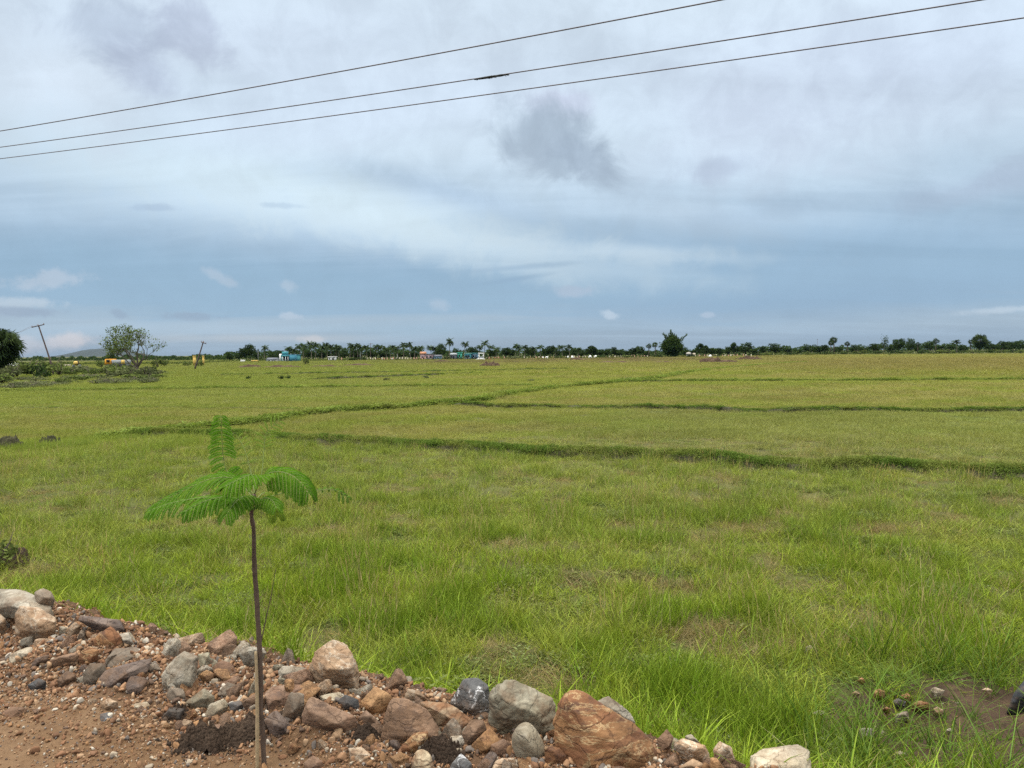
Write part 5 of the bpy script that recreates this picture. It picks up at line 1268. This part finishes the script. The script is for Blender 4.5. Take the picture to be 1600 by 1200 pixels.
for px, base, top, w, k in gr_l:
    D = float(ground(px, base)[1]); plant(px, top - 2.5, D, [PG[k]], nth('low grey thorn scrub', px), 'scrub', 'grey cut thorn scrub by the field edge', w * 1.15)
for i in range(34):
    px, base = rnd.uniform(-10, 246), rnd.uniform(579, 607); D = float(ground(px, base)[1])
    if i % 3: plant(px, base - rnd.uniform(8, 13), D, [PS[rnd.choice((1, 2, 2, 3))]], nth('ragged shrub', px), 'shrub', 'shrubs round the lone tree', rnd.uniform(24, 46))
    else: plant(px, base - rnd.uniform(6, 9), D, [PG[i % 3]], nth('low grey thorn scrub', px), 'scrub', 'grey cut thorn scrub by the field edge', rnd.uniform(34, 56))
tf = [(388, 593, 586, 10, 0), (440, 594, 585, 11, 0), (451, 593, 585, 10, 0), (604, 595, 590, 11, 2), (665, 592, 586, 12, 2), (830, 596, 592, 12, 2), (842, 595, 592, 10, 0), (860, 597, 594, 9, 0), (980, 594, 588, 20, 1), (774, 579, 575, 9, 1), (1390, 556, 553, 5, 0), (1594, 553, 549, 6, 0), (478, 571, 557, 9, 1), (1040, 598, 595, 14, 1), (1468, 632, 630, 8, 1), (1250, 590, 588, 9, 1)]
for px, base, top, w, k in tf:
    D = float(ground(px, base)[1]); plant(px, top, D, [PS[k]], nth('lone weed clump', px), 'weed', 'weed clumps standing out in the field', w)
# weeds at the left edge beside a dark hollow, near
hd = hit(4, 892); o = PS[1]; w = copy_tree(o, (hd[0] - .15, hd[1], hd[2]), .6, (.22, .22, .24)); tag(w, 'bright green weedy bush at frame edge above the rubble', 'weed')
clod('soil_heap', 'dark earth mound standing in for a dark hollow in the grass at the frame edge', 6, 880, .7, .16, 21, sx=.8, n=60)  # mound of dark soil, added to read as the dark hollow in the grass
for (px, py, wpx, h, lab, sd) in [(14, 700, 56, .34, 'dark earth clod heap at the edge of near field', 31), (78, 694, 36, .24, 'smaller dark earth clod beside the edge heap', 32)]:
    D = float(ground(px, py)[1]); clod('soil_heap', lab, px, py, wpx / F * D, h, sd, 'bund_soil', .6, 60, 'soil heap', D)
for (px, py, wpx, hpx, lab, sd) in [(766, 573, 34, 9, 'pointed brown earth heap before the white gateway', 41), (690, 566, 30, 4, 'low brown earth heap before the orange-roofed house', 42), (1112, 567, 44, 9, 'brown earth mound nearest the bamboo clump', 43), (1138, 567, 40, 5, 'flat middle stretch of the brown earth mounds', 46), (1168, 563, 44, 8, 'long brown earth mound, last of the row', 44), (905, 563, 30, 5, 'low purplish earth mound below the white tombs', 45), (440, 575, 60, 5, 'long ploughed purplish brown bank before the turquoise house', 47), (510, 574, 60, 4, 'ploughed brown bank before the white shed', 48), (390, 575, 50, 5, 'ploughed brown bank nearest the yellow barrier', 49), (960, 567, 70, 3, 'thin brown bank below the far trees', 50), (1040, 567, 60, 3, 'thin brown bank below the bamboo clump', 52), (560, 572, 60, 4, 'low brown bank before the row of posts', 53)]:
    D = float(ground(px, py)[1]); clod('earth_mound', lab, px, py, wpx / F * D, hpx / F * D * .85, sd, 'heap_soil', .35, 60, 'earth mound', D)

# ------------------------------------------------------------------ hill, poles, village
def hill():
    D = 5000.0; k = D / F; n = 90; u = np.linspace(-1, 1, n); U, V2 = np.meshgrid(u, u, indexing='ij')
    c = spot(165, D); W = 56 * k
    prof = np.interp(U[:, 0], [-1, -.75, -.45, -.25, -.02, .2, .45, .7, 1], [0, .12, .62, .92, 1.0, .93, .72, .35, 0])[:, None]
    z = prof * np.clip(1 - V2 ** 2, 0, 1) * ((project(c)[1] - 544.5) * k) + (fbm(U * 9, V2 * 9, seed=5) - .5) * 5 * np.clip(1 - U ** 2, 0, 1) * np.clip(1 - V2 ** 2, 0, 1)
    me = bpy.data.meshes.new('hill'); fast_mesh(me, np.stack([c[0] + U * W, c[1] + V2 * 400, z - .3], -1).reshape(-1, 3), grid_faces(n, n))
    me.polygons.foreach_set('use_smooth', np.ones(len(me.polygons), bool)); me.materials.append(plain('hill_scrub', (.032, .042, .040), .95, .4, .02)); tag(obj('hill', me), 'low wooded hill far beyond the fields', kind='structure')
hill()
MAT['pole'] = plain('weathered_pole', (.085, .060, .055), .9, .3, 3)
MAT['insul'] = plain('insulator', (.16, .11, .09), .5, .2, 3)
def pole(pts, D, label, arm, r0_=.13, r1=.085, ins=True):
    B = at_depth(*pts[0], D); Q = [at_depth(x, y, D) - B for x, y in pts]; root = thing('utility_pole', label, 'pole', tuple(B))
    MB().tube(catmull(Q, 12) if len(Q) > 2 else Q, np.linspace(r0_, r1, 12 if len(Q) > 2 else 2), 9).build('pole', MAT['pole'], root, True)
    a, b = [at_depth(x, y, D - .1) - B for x, y in arm]; m = MB().tube([a, b], .07, 6).build('crossarm', MAT['pole'], root)
    if ins:
        for f in (.03, .5, .97):
            q = a * (1 - f) + b * f; MB().tube([q, q + np.array([0, 0, .1]), q + np.array([0, 0, .22])], [.03, .055, .04], 8).build('insulator', MAT['insul'], root, True)
    return B, a, b
B, a, b = pole([(84, 587), (78, 562), (60, 508)], 106, 'nearer wooden utility pole leaning back, with a crossarm', [(49.5, 511.5), (69, 507)])
for i, q in enumerate((a, a * .5 + b * .5)):
    e = at_depth(-60, 545 - i * 6, 96) - B; P = catmull([q + np.array([0, 0, .2]), (q + e) / 2 - np.array([0, 0, .5]), e], 16)
    o = MB().tube(P - P[0], .012, 4).build('pole_wire', MAT['wire'], None, False, tuple(B + P[0])); tag(o, ['sagging wire from the arm end of the nearer leaning pole', 'sagging wire from the arm centre of the nearer leaning pole'][i], 'wire')
pole([(304.5, 576), (311, 556), (318, 533)], 128, 'further wooden utility pole leaning away to the other side', [(314.5, 534.5), (322, 537)], .13, .09)
pole([(579, 562), (579, 549), (579, 536)], 312, 'thin upright pole with crossarm among the coconut palms', [(575.5, 537.5), (582.5, 537)], .11, .08, False)
def mast(px, top, D, r, label, mat='pole'):
    B = spot(px, D); H = (project(B)[1] - top) / F * D; o = MB().tube([(0, 0, -.2), (0, 0, H * .5), (0, 0, H)], [r, r * .8, r * .5], 8); o.box((-r * 2, -r * 2, -.1), (r * 2, r * 2, .25))
    o.box((-r * 1.6, -r * .5, H * .97), (r * 1.6, r * .5, H)); tag(o.build('mast', MAT[mat], None, False, tuple(B)), label, 'mast')
mast(1277, 530, 425, .12, 'thin bare mast above the far trees'); MAT['grey_post'] = plain('grey_post', (.28, .29, .28), .7, .15, 3)
mast(403.5, 548, 290, .10, 'pale grey post beside the turquoise house', 'grey_post'); mast(563, 551, 312, .1, 'short pale post beside the clipped green tree', 'grey_post'); mast(621, 553, 312, .09, 'pale post among the palms after the thin pole', 'grey_post')

for nm, c in dict(turq=(.055, .24, .27), turq2=(.035, .15, .21), white=(.62, .62, .60), cream=(.55, .48, .36), pink=(.32, .23, .24), orange=(.34, .16, .085), grey=(.25, .27, .28), green=(.06, .34, .24), teal=(.05, .22, .26), mint=(.22, .45, .38), blue=(.13, .22, .29), slategrey=(.12, .13, .15), opening=(.012, .013, .015), yellow=(.50, .34, .09), postpink=(.48, .27, .20), rustwall=(.30, .10, .06), machine=(.55, .25, .02), rubber=(.02, .02, .02), thatch=(.30, .28, .25)).items():
    MAT[nm] = plain('paint_' + nm, c, .8, .14, 2.0)
def house(name, label, cat, px0, px1, ytop, D, wall, roof=None, depth=5.0, kind='flat', win=(), door=None, over=.25, extra=None, roofh=.9):
    D = D * 1.16
    P = spot((px0 + px1) / 2, D); k = D / F; w = (px1 - px0) * k; H = (project(P)[1] - ytop) * k; rh = roofh if kind != 'flat' else .22; wh = H - rh
    root = thing(name, label, cat, tuple(P), math.atan2(-P[0], P[1]) * .0)
    m = MB(); zs = [(0.0, wh)]
    m.box((-w / 2, 0, -.1), (w / 2, depth, wh)); wl = m.build('wall', MAT[wall], root)
    rm = MAT[roof or wall]
    if kind == 'flat': MB().box((-w / 2 - over, -over, wh), (w / 2 + over, depth + over, wh + rh)).build('roof', rm, root)
    else:
        r = MB(); x0, x1, y0, y1 = -w / 2 - over, w / 2 + over, -over, depth + over; ym = depth / 2
        r.add([(x0, y0, wh + .003), (x1, y0, wh + .003), (x1, y1, wh + .003), (x0, y1, wh + .003), (x0, ym, wh + rh), (x1, ym, wh + rh)], [(0, 3, 2, 1), (0, 1, 5, 4), (2, 3, 4, 5), (1, 2, 5), (3, 0, 4)]); r.build('roof', rm, root)
    for (a, b, c, d) in win:
        f = MB().box((-w / 2 + a * w, -.05, c * wh), (-w / 2 + b * w, .02, d * wh)).build('window', MAT['opening'], root)
        MB().box((-w / 2 + a * w - .06, -.12, c * wh - .1), (-w / 2 + b * w + .06, -.052, c * wh)).build('sill', MAT['white'], f)
    if door: MB().box((-w / 2 + door[0] * w, -.06, -.05), (-w / 2 + door[1] * w, .02, door[2] * wh)).build('door', MAT['opening'], root)
    if extra: extra(root, w, wh, H, depth)
    return root
def ex_turq(root, w, wh, H, dp):
    MB().box((-w / 2 + .1, .4, wh + .223), (-w / 2 + w * .30, dp * .6, wh + 1.35)).build('stair_room', MAT['turq'], root)
    MB().box((-w / 2 - .9, .2, -.1), (-w / 2 - .003, dp, wh + .5)).build('side_wall', MAT['white'], root)
    MB().box((w / 2 - w * .42, -1.3, -.1), (w / 2 + .1, -.003, wh * .98)).build('porch', MAT['turq2'], root)
    MB().box((-w / 2 + .1, -1.2, wh * .82), (w / 2 - w * .42 - .003, -.003, wh * .98)).build('sunshade', MAT['turq'], root)
    for f in (.12, .30, .46): MB().box((-w / 2 + f * w, -1.1, -.1), (-w / 2 + f * w + .22, -.9, wh * .817)).build('pillar', MAT['white'], root)
house('village_house', 'bright turquoise flat-roofed house with a dark veranda', 'house', 440, 464, 554, 246, 'turq', 'turq2', win=[(.1, .2, .25, .8), (.3, .42, .25, .8)], door=(.46, .55, .75), extra=ex_turq)
house('village_house', 'low white-walled house half hidden beside the turquoise house', 'house', 416, 430, 559, 248, 'white', 'slategrey', kind='gable', win=[(.2, .4, .3, .7), (.6, .8, .3, .7)], roofh=.8)
house('white_shed', 'little white shed with a dark doorway under the palms', 'shed', 513, 523, 557, 256, 'white', 'white', 3.5, door=(.62, .85, .8), win=[(.15, .3, .4, .75)])
house('village_house', 'pale pink house with an orange tiled roof', 'house', 656.5, 664, 549.5, 268, 'pink', 'orange', kind='gable', win=[(.3, .6, .3, .65)], roofh=1.0)
house('village_house', 'pinkish grey low house joined to the orange-roofed one', 'house', 665.5, 676, 553, 266, 'pink', 'slategrey', win=[(.05, .25, .3, .75), (.55, .85, .3, .7)])
house('village_house', 'blue grey lean-to house behind white sheeting', 'house', 677.5, 689, 554.5, 266, 'blue', 'slategrey', kind='gable', win=[(.1, .3, .3, .7), (.45, .6, .3, .7)], roofh=.6)
house('village_house', 'dark hut with a pale grey sheet roof', 'house', 704, 713, 551.5, 264, 'slategrey', 'grey', kind='gable', door=(.4, .65, .8), win=[(.1, .3, .4, .8)], roofh=.8)
house('village_house', 'narrow bright green house next to the grey-roofed hut', 'house', 714.5, 721, 550.5, 266, 'green', 'green', win=[(.35, .7, .35, .75)])
house('village_house', 'teal house with a mint green parapet', 'house', 726, 736, 551.5, 264, 'teal', 'mint', win=[(.1, .35, .3, .75), (.55, .8, .3, .75)], door=(.4, .52, .75))
house('village_house', 'light blue house beside the white gateway', 'house', 737.5, 747, 551.5, 266, 'blue', 'turq', win=[(.15, .4, .3, .75)], door=(.55, .75, .75))
def gateway():
    D = 295; P = spot(752, D); k = D / F; root = thing('gateway', 'white arched gateway on a stepped white base', 'gateway', tuple(P)); H = (project(P)[1] - 551.3) * k; w = 3.0 * k * 1.12
    b = MB()
    for i, (q, h) in enumerate(((2.6, .25), (2.1, .5), (1.6, .75))): b.box((-w * q, -w * .9 + i * .3, 0 if i == 0 else h - .25 + .002), (w * q * .8, w, h))
    b.build('base', MAT['white'], root)
    for s in (-1, 1): MB().box((s * w - .22, -.22, .753), (s * w + .22, .22, H - .45)).build('pillar', MAT['white'], root)
    MB().box((-w - .35, -.3, H - .447), (w + .35, .3, H)).build('lintel', MAT['white'], root)
    MB().box((-w + .223, -.08, .753), (w - .223, .08, 1.3)).build('panel', MAT['grey'], root)
gateway()
for px, top, w, lab in [(848.5, 557, 2.4, 'narrow white domed tomb, first of the first pair'), (854.5, 556.5, 5.0, 'wide white domed tomb, second of the first pair'), (887.3, 555.8, 2.4, 'narrow white domed tomb, first of the middle pair'), (894.2, 555.6, 4.2, 'rounded white tomb, second of the middle pair'), (922, 555, 4.8, 'white domed tomb with a dark opening'), (931, 555, 4.4, 'white domed tomb beside the one with dark opening'), (1109.7, 554, 5.0, 'lone white domed tomb after the bamboo clump'), (675.5, 557.5, 3.4, 'white rounded tomb before the pinkish low house'), (612.5, 560, 2.6, 'small white tomb among the row of posts')]:
    D = 315 if px < 1000 else 335; P = spot(px, D); k = D / F; H = (project(P)[1] - top) * k; root = thing('tomb', lab, 'tomb', tuple(P), 0, 'white tombs beyond the field'); r = w * k / 2
    MB().box((-r, -r, -.1), (r, r, H - r * 1.05)).build('base', MAT['white'], root); MB().ball((0, 0, H - r * 1.05 + .003), (r * .96, r * .96, r * 1.02), 14, 6, 0.0).build('dome', MAT['white'], root, True)
    if 'opening' in lab: MB().box((-.1, -r - .04, .2), (r * .7, -r + .02, max(.5, H - r * 1.1))).build('opening', MAT['opening'], root)
D = 330; P = spot(1076, D); r = thing('hut', 'small grey thatched hut right of the bamboo clump', 'hut', tuple(P)); MB().tube([(0, 0, -.1), (0, 0, 1.3)], [1.0, 1.0], 12).build('wall', MAT['grey'], r); MB().ball((0, 0, 1.303), (1.25, 1.25, 1.0), 14, 5, 0).build('roof', MAT['thatch'], r, True); MB().box((-.3, -1.08, 0), (.3, -.96, 1.1)).build('door', MAT['opening'], r)
D = 328; P = spot(1084.5, D); r = thing('kiosk', 'tiny beige cabin beside the thatched hut', 'hut', tuple(P)); MB().box((-.5, -.5, -.1), (.5, .5, 1.5)).build('wall', MAT['cream'], r); MB().box((-.65, -.65, 1.503), (.65, .65, 1.8), .3).build('roof', MAT['cream'], r); MB().box((-.2, -.55, .1), (.2, -.49, 1.1)).build('door', MAT['opening'], r)
# row of short boundary posts, red-brown and cream
pxs = [533 + 4.55 * i for i in range(142)]; np_ = 0
for i, px in enumerate(pxs):
    if 1012 < px < 1088 or rnd.random() < .16: continue
    D = float(np.interp(px, [533, 760, 1180], [305, 312, 345])) + rnd.uniform(-1.5, 1.5); P = spot(px + rnd.uniform(-.8, .8), D); h = rnd.uniform(.7, 1.05) * (1.15 if px < 700 else 1.0)
    m = MB().box((-.19, -.19, -.1), (.19, .19, h), .02); m.box((-.23, -.23, h + .002), (.23, .23, h + .1), .08)
    o = m.build('boundary_post', MAT[rnd.choice(['cream', 'cream', 'postpink', 'postpink', 'cream'])], None, False, tuple(P)); o.rotation_euler = (rnd.uniform(-.05, .05), rnd.uniform(-.08, .08), rnd.uniform(-.3, .3))
    tag(o, 'short painted masonry post in the long boundary row before the village', 'post', 'boundary posts before the village')
for px0, px1, y, D, mt, lab in [(762, 781, 558.5, 318, 'rustwall', 'low rust red wall beside the white gateway'), (376, 383, 562, 290, 'white', 'low white wall piece near the yellow barrier'), (588, 602, 560.5, 322, 'rustwall', 'low red wall behind the row of posts'), (3, 28, 566.5, 190, 'white', 'whitewashed low wall behind the shaggy palm'), (78, 110, 569.5, 205, 'cream', 'pale rubble wall beyond the nearer leaning pole')]:
    P = spot((px0 + px1) / 2, D); k = D / F; w = (px1 - px0) * k; H = max(.5, (project(P)[1] - y) * k); m = MB().box((-w / 2, -.12, -.1), (w / 2, .12, H - .1)); m.box((-w / 2 - .05, -.18, H - .098), (w / 2 + .05, .18, H), .05)
    tag(m.build('low_wall', MAT[mt], None, False, tuple(P)), lab, 'wall')
for px, lab in [(304, 'yellow square gate pillar behind the further leaning pole'), (318, 'slimmer yellow gate pillar right of the leaning pole')]:
    D = 190; P = spot(px, D); k = D / F; H = (project(P)[1] - 556) * k; w = (1.7 if px < 310 else 1.1) * k; r = thing('gate_pillar', lab, 'pillar', tuple(P)); MB().box((-w, -w, -.1), (w, w, H - .15)).build('shaft', MAT['yellow'], r); MB().box((-w - .1, -w - .1, H - .147), (w + .1, w + .1, H), .08).build('cap', MAT['yellow'], r)
P = spot(398, 270); k = 270 / F; r = thing('barrier', 'low yellow road barrier before the palms', 'barrier', tuple(P)); MB().box((-5.5 * k, -.06, .35), (5.5 * k, .06, .8)).build('rail', MAT['yellow'], r)
for f in (-1, 0, 1): MB().box((f * 5 * k - .08, .063, -.1), (f * 5 * k + .08, .2, .9)).build('post', MAT['grey'], r)
def truck():
    D = 165; P = spot(184, D); k = D / F; r = thing('tipper_truck', 'orange tipper truck half hidden behind the lone tree', 'truck', tuple(P)); L = 33 * k
    MB().box((-L / 2, -1, .55), (L / 2, 1, .85)).build('chassis', MAT['slategrey'], r)
    c = MB(); c.add([(-L / 2, -1.1, .853), (-L / 2 + 1.5, -1.1, .853), (-L / 2 + 1.5, 1.1, .853), (-L / 2, 1.1, .853), (-L / 2 + .2, -1.05, 2.1), (-L / 2 + 1.5, -1.05, 2.1), (-L / 2 + 1.5, 1.05, 2.1), (-L / 2 + .2, 1.05, 2.1)], [(0, 3, 2, 1), (4, 5, 6, 7), (0, 1, 5, 4), (1, 2, 6, 5), (2, 3, 7, 6), (3, 0, 4, 7)]); c.build('cab', MAT['machine'], r)
    MB().box((-L / 2 + .45, -1.13, 1.4), (-L / 2 + 1.2, -1.08, 1.95)).build('window', MAT['opening'], r)
    b = MB(); b.add([(-L / 2 + 1.7, -1.05, .853), (L / 2, -1.05, .853), (L / 2, 1.05, .853), (-L / 2 + 1.7, 1.05, .853), (-L / 2 + 1.6, -1.2, 1.9), (L / 2 + .15, -1.2, 1.9), (L / 2 + .15, 1.2, 1.9), (-L / 2 + 1.6, 1.2, 1.9)], [(0, 3, 2, 1), (4, 5, 6, 7), (0, 1, 5, 4), (1, 2, 6, 5), (2, 3, 7, 6), (3, 0, 4, 7)]); b.build('tipper_body', MAT['grey'], r)
    MB().box((L / 2 - .9, -1.27, 1.0), (L / 2 - .1, -1.21, 1.85)).build('tailboard', MAT['yellow'], r)
    for x in (-L / 2 + .8, L / 2 - 1.6, L / 2 - .6):
        for y in (-1, 1): MB().tube([(x, y * .8, .5), (x, y * 1.12, .5)], .5, 14).build('wheel', MAT['rubber'], r, False)
truck()
def mixer():
    D = 172; P = spot(120, D); k = D / F; r = thing('concrete_mixer', 'yellow drum of a concrete mixer seen end on', 'mixer', tuple(P)); R_ = 3.2 * k
    MB().tube([(0, .6, 1.25), (0, .3, 1.25), (0, -.5, 1.2), (0, -.9, 1.15)], [R_ * .8, R_, R_ * .95, R_ * .6], 16).build('drum', MAT['yellow'], r, True)
    MB().tube([(0, -.15, 1.22), (0, .1, 1.23)], R_ * 1.22, 18).build('ring_gear', MAT['rubber'], r)
    for s in (-1, 1): MB().box((s * .7 - .06, -.5, -.1), (s * .7 + .06, .5, .8)).build('frame', MAT['slategrey'], r); MB().tube([(s * .78, .3, .25), (s * .92, .3, .25)], .28, 12).build('wheel', MAT['rubber'], r)
mixer()
# the air
def haze():
    m, nt, _, L = nodes_of('haze'); v = nt.nodes.new('ShaderNodeVolumePrincipled'); v.inputs['Color'].default_value = (.13, .20, .31, 1); v.inputs['Density'].default_value = 4e-5
    o = nt.nodes.new('ShaderNodeOutputMaterial'); L.new(v.outputs[0], o.inputs['Volume'])
    b = MB().box((-6600, -6600, -2), (6600, 6600, 66)).build('haze', m); tag(b, 'thin bluish haze over the distant land', 'haze', kind='stuff')
if HAZE: haze()
for L_ in (PB, PBS, PC, PP, PS, PG):          # kinds that ended up unused
    for q in L_:
        if q.name not in used and 'label' not in q:
            for ch in list(q.children): bpy.data.objects.remove(ch)
            bpy.data.objects.remove(q)

TENS = ['twentieth', 'thirtieth', 'fortieth', 'fiftieth']; TEN = ['twenty', 'thirty', 'forty', 'fifty']
def ordinal(k): return ORD[k] if k < 20 else (TENS[(k + 1) // 10 - 2] if (k + 1) % 10 == 0 else TEN[(k + 1) // 10 - 2] + '-' + ORD[(k + 1) % 10 - 1])
for kind, px, o in sorted(NTH, key=lambda q: q[1]):
    mk = [m for m in MARKS if m[0] < px][-1][1]; k = cnt.get((kind, mk), 0); cnt[(kind, mk)] = k + 1
    o['label'] = f'{ordinal(k)} {kind} to the right of {mk}'
